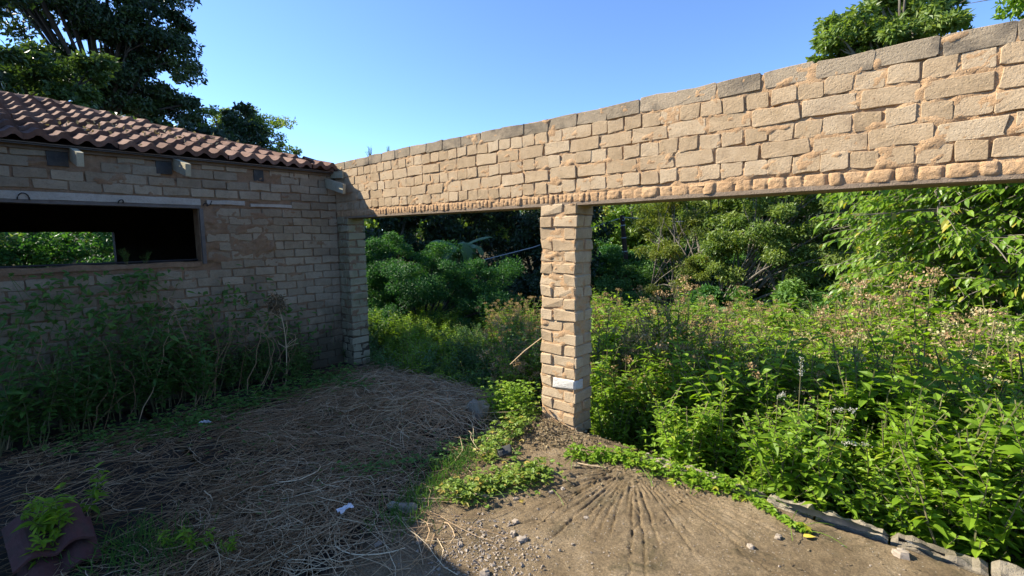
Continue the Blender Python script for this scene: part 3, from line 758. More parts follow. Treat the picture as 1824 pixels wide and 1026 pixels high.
make_tree('broadleaf_tree', 'huge dark dense tree towering behind the tiled roof', (-24.3, .9, -.5),
    [((-25.0, .3, 12.6), (4.3, 3.8, 3.6)), ((-24.2, 2.6, 9.8), (2.6, 2.2, 2.6)), ((-24.7, -.9, 14.2), (3.6, 3.6, 2.6)), ((-24.0, 3.1, 7.4), (1.8, 1.5, 1.3)), ((-25.2, -2.2, 7.6), (1.9, 1.7, 1.3)), ((-24.4, .8, 8.3), (2.8, 2.3, 1.2))],
    M['tree_dark'], M['bark_dark'], 95000, (.20, .10), .60, .24, 30, .5, 11)
make_tree('broadleaf_tree', 'dark tree at the upper left edge with one bare crooked limb', (-11.9, -3.15, -.4),
    [((-11.9, -2.95, 7.1), (1.2, 1.1, 1.0)), ((-11.9, -3.3, 5.7), (.9, .8, .8)), ((-12.0, -3.3, 4.2), (.9, .8, .7))], M['tree_dark'], M['bark_dark'], 9000, (.17, .085), .42, .11, 14, .5, 12, dens=.6)
make_tree('small_tree', 'small airy tree with thin grey branches beyond the roof end', (-24.1, 6.2, -.5),
    [((-24.0, 6.2, 7.3), (2.2, 2.1, 1.0)), ((-23.6, 7.4, 6.4), (1.1, 1.2, .6)), ((-24.3, 5.1, 6.3), (1.2, 1.1, .6))], M['tree_mid'], M['bark'], 11000, (.16, .08), .42, .16, 34, .5, 13, dens=.9)
make_tree('bushy_tree', 'lit green bushy tree left of the huge dark tree', (-15.5, -2.2, -.4),
    [((-15.4, -2.2, 5.2), (1.7, 1.3, 1.5)), ((-15.3, -1.2, 4.7), (1.2, 1.1, 1.1)), ((-15.6, -.9, 6.3), (.8, .7, .6))], M['tree_deep'], M['bark_dark'], 16000, (.18, .09), .45, .14, 12, .5, 14)
make_tree('bushy_tree', 'dark shrubby tree peeping over the middle of the roof', (-15.5, 1.0, -.4),
    [((-15.4, .9, 4.4), (1.3, 1.8, 1.0)), ((-15.3, 2.7, 4.3), (1.0, .9, 1.1))], M['tree_dark'], M['bark_dark'], 13000, (.2, .09), .45, .14, 12, .5, 15)
make_tree('bushy_tree', 'dark tree with grey trunk under the right side of the huge crown', (-17.4, 3.7, -.4),
    [((-17.2, 3.5, 5.2), (.9, .9, 1.5)), ((-17.4, 4.3, 4.3), (1.0, 1.0, .9))], M['tree_dark'], M['bark'], 9000, (.18, .08), .42, .2, 12, .5, 16)

make_tree('broadleaf_tree', 'unseen tree added beside the house end to shade the lower left corner', (-6.3, -6.2, -.4),
    [((-6.3, -5.8, 3.7), (1.6, 1.3, 1.0)), ((-5.5, -5.4, 2.9), (1.2, .9, .8)), ((-7.2, -6.3, 4.2), (1.2, 1.1, .8))], M['tree_deep'], M['bark'], 26000, (.17, .08), .42, .12, 12, .6, 17, dens=1.3)  # out of view, added only to shade the floor at lower left

# dark wood behind the opening left of the pillar
for k, (b, bl, lab, mt, n) in enumerate([
    ((-13.8, 7.6, -.8), [((-13.8, 7.6, 2.2), (1.7, 1.7, 1.9)), ((-13.2, 6.4, 1.0), (1.2, 1.2, 1.4))], 'dark tree with pale stems just right of the corner pier', 'tree_dark', 13000),
    ((-12.5, 10.2, -.9), [((-12.4, 10.2, 2.6), (1.9, 1.9, 2.1)), ((-12.0, 9.2, .6), (1.5, 1.5, 1.2))], 'dark tree in the wood above the banana plant', 'tree_dark', 15000),
    ((-10.2, 12.0, -.9), [((-10.2, 12.0, 3.1), (2.1, 2.1, 2.5)), ((-9.7, 11.2, .5), (1.5, 1.5, 1.3))], 'blackish tree filling the gap left of the pillar top', 'tree_dark', 15000),
    ((-8.3, 12.4, -.9), [((-8.6, 12.3, 3.0), (1.8, 1.8, 2.5)), ((-8.2, 11.6, .4), (1.3, 1.3, 1.3))], 'dark tree directly behind the free-standing pillar', 'tree_dark', 13000)]):
    make_tree('forest_tree', lab, b, bl, M[mt], M['bark_dark'] if k else M['bark'], n, (.19, .085), .5, .15, 12, .5, 30 + k, group='dark trees behind the left opening')
# trees beyond the right opening
make_tree('hillside_tree', 'sunlit tree on the slope just right of the pillar', (-11.6, 20.5, -.8), [((-11.6, 20.5, 1.9), (2.1, 1.9, 1.8)), ((-12.6, 20.2, .3), (1.6, 1.6, 1.1))], M['tree_light'], M['bark'], 13000, (.24, .11), .55, .14, 10, .5, 40)
make_tree('hillside_tree', 'tall hillside tree rising behind the utility pole', (-9.4, 21.5, -.8), [((-9.3, 21.5, 2.7), (1.7, 1.7, 1.6)), ((-8.8, 21.0, .8), (1.8, 1.8, 1.4))], M['tree_mid'], M['bark'], 13000, (.24, .11), .55, .14, 12, .5, 41)
make_tree('hillside_tree', 'rounded green tree between the utility pole and the bare branched tree', (-6.6, 19.0, -.9), [((-6.6, 19.0, 2.9), (1.9, 1.9, 1.8)), ((-6.0, 18.4, .9), (1.8, 1.8, 1.4))], M['tree_mid'], M['bark'], 14000, (.22, .10), .52, .14, 12, .5, 42)
make_tree('feathery_tree', 'yellowish feathery tree with rusty tips right of the pole', (-3.6, 11.6, -.9), [((-3.9, 12.0, 2.5), (1.3, 1.1, .7)), ((-2.9, 10.8, .75), (.9, .8, .32)), ((-4.3, 11.4, 1.3), (.8, .7, .35)), ((-2.6, 11.6, 1.7), (.8, .7, .35)), ((-3.6, 10.6, .3), (.7, .6, .3)), ((-4.9, 12.4, 2.0), (.7, .7, .5))], M['tree_yellow'], M['bark'], 15000, (.12, .035), .30, .05, 26, .9, 43, dens=1.0, trunk_parts=[((0, 0), (-.5, .3), .05), ((.3, .1), (.6, -.4), .045), ((-.2, 0), (-1.0, .2), .04)])
make_tree('spreading_tree', 'olive green small leaved tree with crooked pale trunks under the wall', (-.7, 11.6, -.9),
    [((-1.1, 11.4, 2.9), (1.9, 1.3, 1.4)), ((.4, 11.9, 2.6), (1.2, 1.2, 1.5)), ((-2.0, 11.2, 1.8), (1.0, .9, .7)), ((.2, 11.2, 1.1), (1.1, .8, .7)), ((-1.0, 10.9, 1.5), (1.0, .7, .6)), ((1.2, 11.4, 1.6), (1.0, .8, .9)), ((-2.4, 11.0, .8), (.8, .7, .5)), ((.6, 11.0, .2), (1.1, .7, .5))],
    M['tree_mid'], M['bark'], 52000, (.12, .05), .38, .10, 34, .5, 44, trunk_parts=[((0, 0), (-1.0, -.4), .08), ((.5, -.3), (-.5, 0), .09), ((-.6, -.2), (-.9, -.3), .06)], dens=1.1)
make_tree('forest_tree', 'darker tree behind the right end of the olive tree', (2.3, 15.4, -.9), [((2.2, 15.4, 2.4), (1.8, 1.7, 2.2)), ((.2, 16.2, 2.6), (1.8, 1.6, 2.3)), ((-2.2, 16.6, 2.4), (1.8, 1.6, 2.2))], M['tree_dark'], M['bark_dark'], 22000, (.2, .09), .5, .16, 14, .5, 45)
make_tree('tall_tree', 'leafy tree whose rounded top rises above the wall at upper right', (1.3, 12.6, -.9),
    [((.9, 12.2, 6.6), (1.1, 1.0, .95)), ((1.9, 12.4, 6.5), (.8, .8, .9)), ((-.30, 12.2, 6.62), (.75, .6, .36)), ((.25, 12.2, 6.85), (.7, .6, .5)), ((1.4, 12.6, 7.9), (.8, .8, .9)), ((1.2, 12.5, 5.0), (1.5, 1.1, 1.1))],
    M['tree_mid'], M['bark'], 22000, (.17, .075), .36, .16, 20, .6, 46)
make_tree('tall_tree', 'dark narrow leaved crown just behind the rounded tree top above the wall', (1.9, 14.6, -.9), [((1.5, 14.4, 8.1), (.85, .8, 1.3)), ((2.1, 14.6, 8.9), (.9, .8, .7))], M['tree_dark'], M['bark_dark'], 8000, (.26, .05), .4, .15, 12, .2, 47)
make_tree('tall_tree', 'bright tree top with a bare twig at the upper right corner', (3.9, 8.9, -.8), [((3.75, 8.7, 5.9), (.7, .7, .5)), ((4.1, 9.0, 6.6), (.9, .8, .6))], M['tree_light'], M['bark'], 9000, (.13, .06), .35, .1, 10, .5, 48)
a = Acc()
tube(a, [(4.0, 8.9, 6.0), (3.5, 8.8, 6.02), (3.1, 8.7, 5.93), (2.75, 8.7, 6.0), (2.4, 8.7, 5.88)], [.03, .025, .018, .012, .005], 5)
tube(a, [(3.1, 8.7, 5.93), (2.8, 8.6, 5.78), (2.5, 8.6, 5.80)], [.012, .009, .004], 5); tube(a, [(2.75, 8.7, 6.0), (2.5, 8.7, 6.15), (2.2, 8.7, 6.2)], [.01, .007, .004], 5)
for o in [o for o in C.objects if o.get('label', '').startswith('bright tree top')]:
    ob('bare_branch', a.mesh('bare_branch', M['bark']), o).location = tuple(-Vector(o.location))

# large-leaved tree hanging in from the right: arching boughs with paired hanging leaves
def hanging_tree():
    rng = np.random.default_rng(61); base = np.array((3.3, 6.6, -.75))
    root = thing('large_leaved_tree', 'light green tree with big drooping oval leaves filling the right side', 'tree', tuple(base))
    K = Acc(); A = Acc()
    tubes = []
    t = np.linspace(0, 1, 9)
    tube(K, np.stack([-.1 * t, .1 * t, 2.2 * t - .1], -1), .10 * (1.3 - .6 * t), 8)
    for k in range(3): tube(K, np.stack([(k - 1) * .5 * t - .1, (k % 2) * -.5 * t, 1.3 + 2.6 * t], -1), .06 * (1.2 - .9 * t), 6)
    nb = 380
    for b in range(nb):
        s = np.array([rng.uniform(-1.25, .9), rng.uniform(-1.2, .8), rng.uniform(.2, 4.3)])
        az = rng.uniform(math.pi * .62, math.pi * 1.92); ln = rng.uniform(.5, 1.35) * (1.0 if s[2] < 3.0 else .8)
        d = np.array([math.cos(az), math.sin(az) * .8, rng.uniform(.05, .55)])
        tt = np.linspace(0, 1, 11)[:, None]
        p = s + d * ln * tt + np.array([0, 0, -1]) * (ln * rng.uniform(.25, .6)) * tt ** 2 + np.cumsum(rng.normal(0, .012, (11, 3)), 0)
        tube(K, p, .014 * (1 - .8 * tt[:, 0]) + .003, 5, .7)
        for tw in range(rng.integers(4, 8)):
            f = rng.uniform(.25, 1.0); i0 = min(9, int(f * 10)); s2 = p[i0]
            az2 = az + rng.uniform(-1.1, 1.1); l2 = rng.uniform(.35, .75)
            d2 = np.array([math.cos(az2), math.sin(az2), rng.uniform(-.15, .35)])
            m = int(l2 / .055); u = np.linspace(.1, 1, m)[:, None]
            q = s2 + d2 * l2 * u - np.array([0, 0, 1]) * l2 * .35 * u ** 2
            tube(K, q, .004, 4, .6)
            side = np.where(np.arange(m) % 2 == 0, 1., -1.)[:, None] * np.array([-d2[1], d2[0], 0])
            D = unit(side * .65 + d2 * .55 + np.array([0, 0, -.55]) + rng.normal(0, .18, (m, 3)))
            N = unit(np.array([0, 0, 1.]) + side * .35 + rng.normal(0, .25, (m, 3)))
            T = np.clip(rng.normal(.45, .17, m) + (rng.random(m) < .06) * .5, 0, 1)
            leaves6(A, q, D, N, rng.uniform(.10, .16, m), rng.uniform(.052, .078, m), T, .12, .3, (.82, .85))
    ob('crown', A.mesh('large_leaf_crown', M['tree_light']), root); ob('trunk', K.mesh('large_leaf_trunk', M['bark']), root)
hanging_tree()
make_tree('forest_tree', 'very dark glossy tree behind the large leaved tree at the right edge', (4.4, 8.9, -.8), [((4.2, 8.6, 2.6), (1.2, 1.0, 1.7)), ((3.2, 9.4, 1.5), (1.3, 1.0, 1.8))], M['tree_dark'], M['bark_dark'], 12000, (.17, .08), .42, .12, 10, .4, 49)

# bushes
make_tree('bush', 'big bright green feathery bush behind the gap beside the corner pier', (-6.6, 3.5, -.75),
    [((-6.9, 3.5, .65), (1.4, 1.3, 1.0)), ((-7.9, 2.8, .95), (.9, .9, .8)), ((-5.8, 4.4, .25), (1.0, 1.0, .75)), ((-6.2, 4.6, .75), (.7, .7, .5)), ((-6.6, 2.6, .0), (1.0, .8, .6)), ((-5.5, 3.7, -.2), (.9, .8, .45)), ((-7.3, 3.2, 1.55), (.5, .5, .35)), ((-6.4, 3.9, 1.35), (.45, .4, .35)), ((-5.3, 4.9, .9), (.4, .4, .3)), ((-8.4, 2.6, 1.5), (.5, .45, .4)), ((-5.0, 4.2, .3), (.5, .5, .35)), ((-6.1, 3.0, .55), (.5, .4, .4)), ((-7.2, 2.5, .9), (.5, .4, .35))],
    M['bush'], M['bark_dark'], 80000, (.07, .024), .30, .05, 14, .8, 50, cat='bush', dens=1.5, fill=.3)
make_tree('bush', 'low shaded bush beneath the utility pole', (-5.2, 11.6, -.9), [((-5.3, 11.6, -.1), (1.3, 1.2, .8)), ((-6.6, 12.6, .2), (1.2, 1.2, .9))], M['weed_deep'], M['bark_dark'], 12000, (.11, .05), .35, .05, 8, .7, 51, cat='bush')
make_tree('bush', 'bright bush on the slope left of the utility pole', (-8.6, 15.2, -.9), [((-8.6, 15.2, .3), (1.3, 1.2, .9)), ((-7.6, 15.8, .5), (1.0, 1.0, .8))], M['bush'], M['bark_dark'], 12000, (.13, .06), .38, .05, 8, .7, 52, cat='bush')
for k, (x, y, s, lab) in enumerate([(-11.4, -2.9, 1.0, 'leafy bush behind the left part of the rear window opening'), (-11.3, -1.5, 1.1, 'leafy bush behind the right part of the rear window opening')]):
    make_tree('bush', lab, (x, y, -.4), [((x, y, 1.3), (.9, 1.0, 1.1)), ((x + .4, y + .3, .9), (.8, .8, .8))], M['bush'], M['bark_dark'], 9000, (.11, .05), .3, .05, 8, .7, 53 + k, cat='bush')
make_tree('bush', 'deep green leafy bush under the olive tree', (.3, 9.6, -.9), [((.2, 9.6, -.1), (1.6, 1.1, .75)), ((1.6, 8.4, -.1), (1.2, 1.0, .8)), ((-1.6, 9.8, -.2), (1.2, 1.0, .7))], M['weed_deep'], M['bark_dark'], 17000, (.12, .055), .34, .05, 8, .7, 56, cat='bush')

for k, (x, y, z, r0, h0, mt, lab) in enumerate([
    (-11.5, 8.2, -.1, 1.6, 1.0, 'tree_dark', 'dark shrub in the wood just right of the corner pier'),
    (-9.9, 9.3, -.2, 1.5, 1.0, 'tree_dark', 'dark shrub in the wood under the banana plant'),
    (-7.6, 9.6, -.2, 1.4, .9, 'tree_dark', 'dark shrub in the wood immediately left of the pillar'),
    (-3.9, 14.6, .2, 1.8, 1.2, 'bush', 'green shrub on the slope behind the feathery tree'),
    (-1.4, 14.0, .3, 1.8, 1.2, 'weed_deep', 'deep green shrub behind the trunks of the olive tree'),
    (1.2, 13.4, .3, 1.8, 1.2, 'weed_deep', 'deep green shrub right of the trunks of the olive tree'),
    (-2.4, 10.0, -.3, 1.0, .6, 'bush', 'low bright shrub below the feathery tree'),
    (1.6, 10.2, .0, 1.2, 1.0, 'bush', 'bright shrub between the olive tree and the large leaved tree'),
    (3.6, 11.8, .6, 1.7, 1.7, 'weed_deep', 'tall deep green shrub behind the large leaved tree'),
    (-10.4, 17.2, .5, 1.8, 1.3, 'bush', 'sunny shrub far behind the pillar')]):
    make_tree('shrub', lab, (x, y, -.9), [((x, y, z), (r0, r0 * .8, h0)), ((x + r0 * .6, y - .4, z - .2), (r0 * .6, r0 * .5, h0 * .7))], M[mt], M['bark_dark'], 11000, (.13, .06), .36, .04, 8, .7, 200 + k, cat='shrub', dens=.9)
# far woods closing the horizon
rng = np.random.default_rng(70); A = Acc()
for az in np.linspace(R_(-75), R_(190), 120):
    D = rng.uniform(38, 55); x = 2.3 + D * math.cos(az); y = -3.4 + D * math.sin(az)
    top = rng.uniform(4.0, 6.2)
    n = 420; P = np.array([x, y, 0]) + rdir(n, rng) * (rng.random(n) ** .4)[:, None] * np.array([2.8, 2.8, 2.6]); P[:, 2] += top - 1.6
    leaves2(A, P, rdir(n, rng), rdir(n, rng, .6), .75, .42, np.clip(rng.normal(.45, .2, n), 0, 1))
tag(ob('far_woods', A.mesh('far_woods', M['tree_mid'])), 'far wooded slope closing the view behind the trees', 'woods', kind='stuff')

# ------------------------------------------------------------------ banana-like plants: every big leaf is a part
def big_leaf(L, W, bend, seed, m, tears=5):
    r = np.random.default_rng(seed); n = 15; t = np.linspace(0, 1, n)
    w = W * .5 * np.sin(np.pi * np.clip(t * .94 + .05, 0, 1)) ** .6
    x = L * t * np.cos(bend * t * .8); z = L * t * np.sin(.9 - bend * t * 1.0) * .9
    A = Acc()
    for s in (-1, 1):
        e = w * (1 - .35 * (r.random(n) < .3)); V = np.concatenate([np.stack([x, np.zeros(n), z], -1), np.stack([x + .04 * L, s * e, z - e * .35 + r.normal(0, .012, n)], -1)])
        i = np.arange(n - 1); F = np.stack([i, i + 1, n + i + 1, n + i], -1); A.add(V, F, np.concatenate([np.full(n, .75), np.full(n, .4) + r.normal(0, .1, n)]))
    tube(A, np.stack([x, 0 * x, z - .006], -1), .018 * (1 - .8 * t) + .003, 4, .9)
    return A.mesh('big_leaf', m)
def banana(label, base, n, L, m, seed, stem=.6, spread=(0, 6.28), loc_rise=1.0):
    r = random.Random(seed); root = thing('banana_plant', label, 'plant', base)
    a = Acc(); tube(a, [(0, 0, -.2), (0, 0, stem * .5), (0, 0, stem + .05)], [.09, .075, .05], 7, .3); ob('stem', a.mesh('banana_stem', M['stem']), root)
    for k in range(n):
        az = spread[0] + (spread[1] - spread[0]) * (k + r.uniform(-.2, .2)) / n
        o = ob('leaf', big_leaf(L * r.uniform(.75, 1.1), L * .26, r.uniform(.5, 1.7), seed * 20 + k, m), root, (0, 0, stem * r.uniform(.85, 1.05)), az)
banana('banana plant with arching torn leaves in the dark wood left of the pillar', (-8.8, 6.7, -.75), 13, 1.5, M['banana'], 3, 2.1)
banana('waxy bluish banana plant rising over the roof edge', (-12.3, -.3, -.4), 9, 1.5, M['banana_blue'], 4, 4.2)
banana('dusty banana plant over the right half of the roof', (-13.0, 1.6, -.4), 9, 1.4, M['banana_blue'], 5, 4.2)
banana('broad pale banana leaf plant among the thicket below the olive tree', (-.95, 8.3, -.9), 5, 1.15, M['banana'], 6, .65)

# ------------------------------------------------------------------ utility pole and cable
pole = thing('utility_pole', 'dark leaning utility pole with pale bands seen right of the pillar', 'pole', (-6.85, 14.3, -1.1))
a = Acc(); tube(a, [(0, 0, -.3), (-.17, -.07, 1.8), (-.34, -.15, 3.66)], [.115, .10, .09], 9); a.add(np.array([(-.34, -.15, 3.70)] + [(-.34 + .09 * math.cos(k * .7854), -.15 + .09 * math.sin(k * .7854), 3.66) for k in range(8)]), [[0, 1 + k, 1 + (k + 1) % 8] for k in range(8)])
ob('shaft', a.mesh('pole_shaft', M['pole']), pole)
for h in (2.2, 2.75, 3.25):
    f = (h + .3) / 3.96; a = Acc(); tube(a, [(-.34 * f, -.15 * f, h), (-.345 * f, -.152 * f, h + .045)], .112, 9); ob('band', a.mesh('pole_band', M['wire']), pole)
a = Acc(); tube(a, [(-.34, -.15, 3.5), (-.2, -.28, 3.45), (-.13, -.33, 3.5), (-.13, -.33, 3.6)], .02, 5); ob('insulator', a.mesh('insulator', M['wire']), pole)
a = Acc()
tube(a, [(-9.6, 7.0, .75), (-8.34, 9.8, 1.38), (-7.25, 14.05, 2.45)], .016, 5)
tag(ob('cable', a.mesh('cable', M['wire'])), 'grey cable sloping behind the pillar up to the utility pole', 'cable')
a = Acc(); tube(a, [(-7.1, 14.05, 2.5), (-5.6, 15.6, 2.30), (-3.8, 17.6, 2.4)], .013, 5)
tag(ob('cable', a.mesh('cable', M['wire'])), 'thin cable running right from the utility pole into trees', 'cable')

# ------------------------------------------------------------------ weeds
def weed_meshes(seed, h, nstem, spread, ll, lw, mat_l, flower=None, fl_mat=None, node=.055, branch=.5, tips=.75, sparse=1.0):
    r = np.random.default_rng(seed); A = Acc(); K = Acc(); Fl = Acc()
    for s in range(nstem):
        az = r.uniform(0, 6.283); hh = h * r.uniform(.62, 1.05); out_ = spread * r.uniform(.3, 1.0)
        t = np.linspace(0, 1, 9)[:, None]
        d = np.array([math.cos(az), math.sin(az), 0])
        p = d * .05 + d * out_ * t ** 1.5 + np.array([0, 0, hh]) * t + np.cumsum(r.normal(0, .010, (9, 3)), 0) - np.array([0, 0, .06])
        axes = [(p, .30)]
        tube(K, p, .0055 * (1 - .7 * t[:, 0]) + .0012, 4, r.uniform(.2, .7))
        for b in range(int(r.integers(3, 8) * branch * 2)):
            f = r.uniform(.35, .92); k = int(f * 8); a2 = r.uniform(0, 6.283); l2 = hh * r.uniform(.14, .34)
            tt = np.linspace(0, 1, 5)[:, None]; q = p[k] + np.array([math.cos(a2) * .75, math.sin(a2) * .75, .75]) * l2 * tt + np.array([0, 0, .15 * l2]) * tt ** 2
            tube(K, q, .0022, 3, r.uniform(.2, .7)); axes.append((q, 0.1))
        for q, start in axes:
            seg = np.linalg.norm(np.diff(q, axis=0), axis=1); cum = np.concatenate([[0], np.cumsum(seg)]); tot = cum[-1]
            if tot < .05: continue
            sN = np.arange(tot * start, tot, node * r.uniform(.85, 1.25) / sparse); m = len(sN)
            if not m: continue
            pts = np.stack([np.interp(sN, cum, q[:, c]) for c in range(3)], -1)
            rot = r.uniform(0, 6.28) + np.arange(m) * 1.57 + r.normal(0, .2, m)
            rel = sN / tot; size = np.clip(1.15 - .75 * rel ** 2, .35, 1) * r.uniform(.75, 1.15, m)
            for sg in (0, math.pi):
                D = np.stack([np.cos(rot + sg), np.sin(rot + sg), r.normal(.12, .3, m) + .4 * rel], -1)
                N = unit(np.stack([r.normal(0, .3, m), r.normal(0, .3, m), np.ones(m)], -1) - unit(D) * .15)
                T = np.clip(r.normal(.42, .13, m) + .22 * (rel - .5) + (r.random(m) < .03) * .4, 0, 1)
                leaves6(A, pts, D, N, ll * size, lw * size, T, .2, r.uniform(.15, .45))
            if flower and q is not axes[0][0] or (flower and r.random() < .5):
                e = q[-1]; nf = flower
                c = e + rdir(nf, r) * (r.random(nf) ** .5)[:, None] * np.array([.05, .05, .026]) + np.array([0, 0, .02])
                leaves2(Fl, c, rdir(nf, r, .3), rdir(nf, r, .4), r.uniform(.010, .024, nf), r.uniform(.008, .018, nf), np.clip(r.normal(.5, .2, nf), 0, 1))
                for g in range(4): tube(K, [q[-2], c[g]], .001, 3, .7)
    return [('stem', K.mesh('weed_stem', M['stem'])), ('foliage', A.mesh('weed_foliage', mat_l))] + ([('flower_head', Fl.mesh('flower_head', fl_mat))] if Fl.n else [])

WA = [weed_meshes(500 + k, 1.0, 9, .30, .088, .046, M['weed']) for k in range(6)]
WBIG = [weed_meshes(520 + k, 1.0, 10, .30, .088, .054, M['weed'], node=.052) for k in range(3)]
WB = [weed_meshes(540 + k, 1.1, 8, .30, .075, .038, M['weed'], 30, M['flower'], branch=.5) for k in range(4)]
WC = [weed_meshes(560 + k, 1.0, 7, .28, .08, .045, M['weed'], 30, M['flower_cream'], sparse=.9) for k in range(2)]
WO = [weed_meshes(580 + k, 1.0, 11, .36, .05, .018, M['olive'], node=.032) for k in range(3)]
WN = [weed_meshes(620 + k, 1.0, 4, .35, .26, .105, M['weed'], node=.13, branch=.3) for k in range(3)]
WH = [weed_meshes(640 + k, 1.0, 5, .38, .10, .055, M['weed_deep'], node=.075, branch=.7, sparse=.7) for k in range(4)]
WD = [weed_meshes(600 + k, 1.0, 8, .28, .08, .042, M['weed_deep']) for k in range(4)]
KINDS = {
 'A': (WA, 'leafy_weed', 'bright green leafy weed in the sunny thicket right of the pillar', 'leafy weeds in the sunny thicket'),
 'G': (WBIG, 'heart_leaved_weed', 'weed with broad heart shaped leaves at the slab edge, right of the pillar', 'broad leaved weeds along the slab edge'),
 'B': (WB, 'flowering_weed', 'tall weed topped with dry brown flower heads, right of the pillar', 'brown headed weeds in the thicket'),
 'C': (WC, 'flowering_weed', 'weed with creamy seed heads near the slab edge, right of the pillar', 'cream headed weeds in the thicket'),
 'O': (WO, 'fine_leaved_shrub', 'greyish olive fine leaved shrub standing among the thicket weeds', 'olive shrubs in the thicket'),
 'D': (WD, 'leafy_weed', 'deep green leafy weed seen through the gap left of the pillar', 'leafy weeds behind the left gap'),
 'L': (WA, 'leafy_weed', 'yellow green weed seen through the gap left of the pillar', 'yellow green weeds behind the left gap'),
 'N': (WB, 'flowering_weed', 'dusky seeding weed crowding the left side of the free-standing pillar', 'seeding weeds left of the pillar'),
 'P': (WN, 'leafy_weed', 'young pale green weed', 'young weeds'),
 'W': (WH + WD[:2], 'leafy_weed', 'shaded leafy weed growing at the foot of the house wall', 'weeds along the house wall'),
}
def plant_weed(kind, x, y, z, s, rz, rr_, label=None, group=None, tilt=0.0):
    pool, nm, lab, grp = KINDS[kind]; parts = rr_.choice(pool)
    root = thing(nm, label or lab, 'weed', (x, y, z), rz, None if label else grp, s)
    root.rotation_euler = (rr_.uniform(-.12, .12), rr_.uniform(-.12, .12), rz)
    for pn, me in parts:
        o = ob(pn, me, root)
        if pn == 'flower_head': o['kind'] = 'stuff'
    return root
rw = random.Random(21); spots = []
def scatter(n, xr, yr, mind, ok):
    k = 0; tries = 0
    while k < n and tries < n * 60:
        tries += 1; x = rw.uniform(*xr); y = rw.uniform(*yr)
        if not ok(x, y): continue
        md = mind(x, y)
        if any((x - a) ** 2 + (y - b) ** 2 < md * md for a, b in spots[-900:]): continue
        spots.append((x, y)); k += 1; yield x, y
def right_ok(x, y):
    if y < .24 + (0.02 if x > .7 else .10): return False
    lft = -.05 - (y - .2) * .66
    return lft < x < 2.95 + (y + .0) * .17
weeds = []
for x, y in scatter(560, (-6.5, 4.6), (.24, 8.6), lambda x, y: .19 + .028 * y, right_ok):
    f = fbm(np.array([x * .55]), np.array([y * .55]), 91)[0]; g = fbm(np.array([x * .8]), np.array([y * .8]), 95)[0]
    u = rw.random()
    kind = 'A'
    if y < 1.1 and x > 1.2 and u < .55: kind = 'G'
    if y > .9 and f > .57 and u < .4: kind = 'B'
    elif 1.2 < y and g > .60: kind = 'O'
    elif y < 2.6 and g < .36 and u < .6: kind = 'B' if u < .35 else 'C'
    top = float(np.interp(y, [.25, .8, 1.6, 2.6, 5, 8], [.46, .68, .78, .72, .40, .05])) + .24 * max(0, min(1, (x - .6) / 1.6))
    h = (top + .36 + .075 * y) * (1.0 + .5 * (f - .5) + rw.uniform(-.2, .2))
    if x < .5 and y < 1.2: h *= .85
    if rw.random() < .14: h *= .62
    weeds.append((kind, x, y, h))
def left_ok(x, y):
    if y < (.14 if x < -1.1 else .35): return False
    return -3.9 - (y) * 1.85 < x < -.55 - y * .76
for x, y in scatter(210, (-9.5, -.6), (.14, 4.6), lambda x, y: .25, left_ok):
    h = .66 + rw.uniform(-.16, .2); kind = rw.choice('DDL')
    near_p = x > -.9 - y * .95
    if near_p: kind = 'N' if rw.random() < .65 else 'D'; h = .98 + rw.uniform(-.12, .15)
    if -3.6 - y * 1.2 < x < -2.2 - y * .9 and y > .8 and not near_p: kind = 'L'; h = .78 + rw.uniform(-.15, .1)
    weeds.append((kind, x, y, h))
camp = np.array((2.294, -3.456))
weeds.sort(key=lambda w: math.hypot(w[1] - camp[0], w[2] - camp[1]))
far = {}
for k, (kind, x, y, h) in enumerate(weeds):
    z = float(terr(np.array([x]), np.array([y]))[0]); rz = rw.uniform(0, 6.28)
    if k < 295: plant_weed(kind, x, y, z, h, rz, rw)
    else: far.setdefault(kind, []).append((x, y, z, h, rz))
def mesh_arrays(me):
    V = np.empty(len(me.vertices) * 3, np.float32); me.vertices.foreach_get('co', V); V = V.reshape(-1, 3)
    lt = np.empty(len(me.polygons), np.int32); me.polygons.foreach_get('loop_total', lt)
    li = np.empty(len(me.loops), np.int32); me.loops.foreach_get('vertex_index', li)
    T = np.empty(len(V), np.float32); me.attributes['tint'].data.foreach_get('value', T)
    k = lt[0]; return V, li.reshape(-1, k) if (lt == k).all() else None, T
for kind, lst in far.items():
    accs = {}
    for x, y, z, h, rz in lst:
        for pn, me in rw.choice(KINDS[kind][0]):
            V, F, T = mesh_arrays(me); c, s = math.cos(rz), math.sin(rz)
            Rm = np.array([[c, s, 0], [-s, c, 0], [0, 0, 1]]); mname = me.materials[0].name
            accs.setdefault((pn, mname), (Acc(), me.materials[0]))[0].add(V @ Rm * h + np.array([x, y, z]), F, T + rw.uniform(-.1, .1))
    nm = {'A': 'undergrowth', 'B': 'undergrowth', 'O': 'undergrowth'}.get(kind, 'undergrowth')
    root = None
    for (pn, mname), (a, m_) in accs.items():
        me = a.mesh('undergrowth_' + pn, m_)
        if root is None:
            root = tag(ob('undergrowth', me), {'D': 'deep green undergrowth far behind the left gap', 'L': 'yellow green undergrowth far behind the left gap', 'N': 'dusky undergrowth behind the pillar', 'A': 'bright green undergrowth at the back of the thicket', 'B': 'brown headed undergrowth at the back of the thicket', 'O': 'olive undergrowth at the back of the thicket', 'C': 'creamy undergrowth at the back of the thicket', 'G': 'broad leaved undergrowth at the back of the thicket'}[kind], 'undergrowth', kind='stuff')
        else:
            o = ob(pn, me, root); o['kind'] = 'stuff'

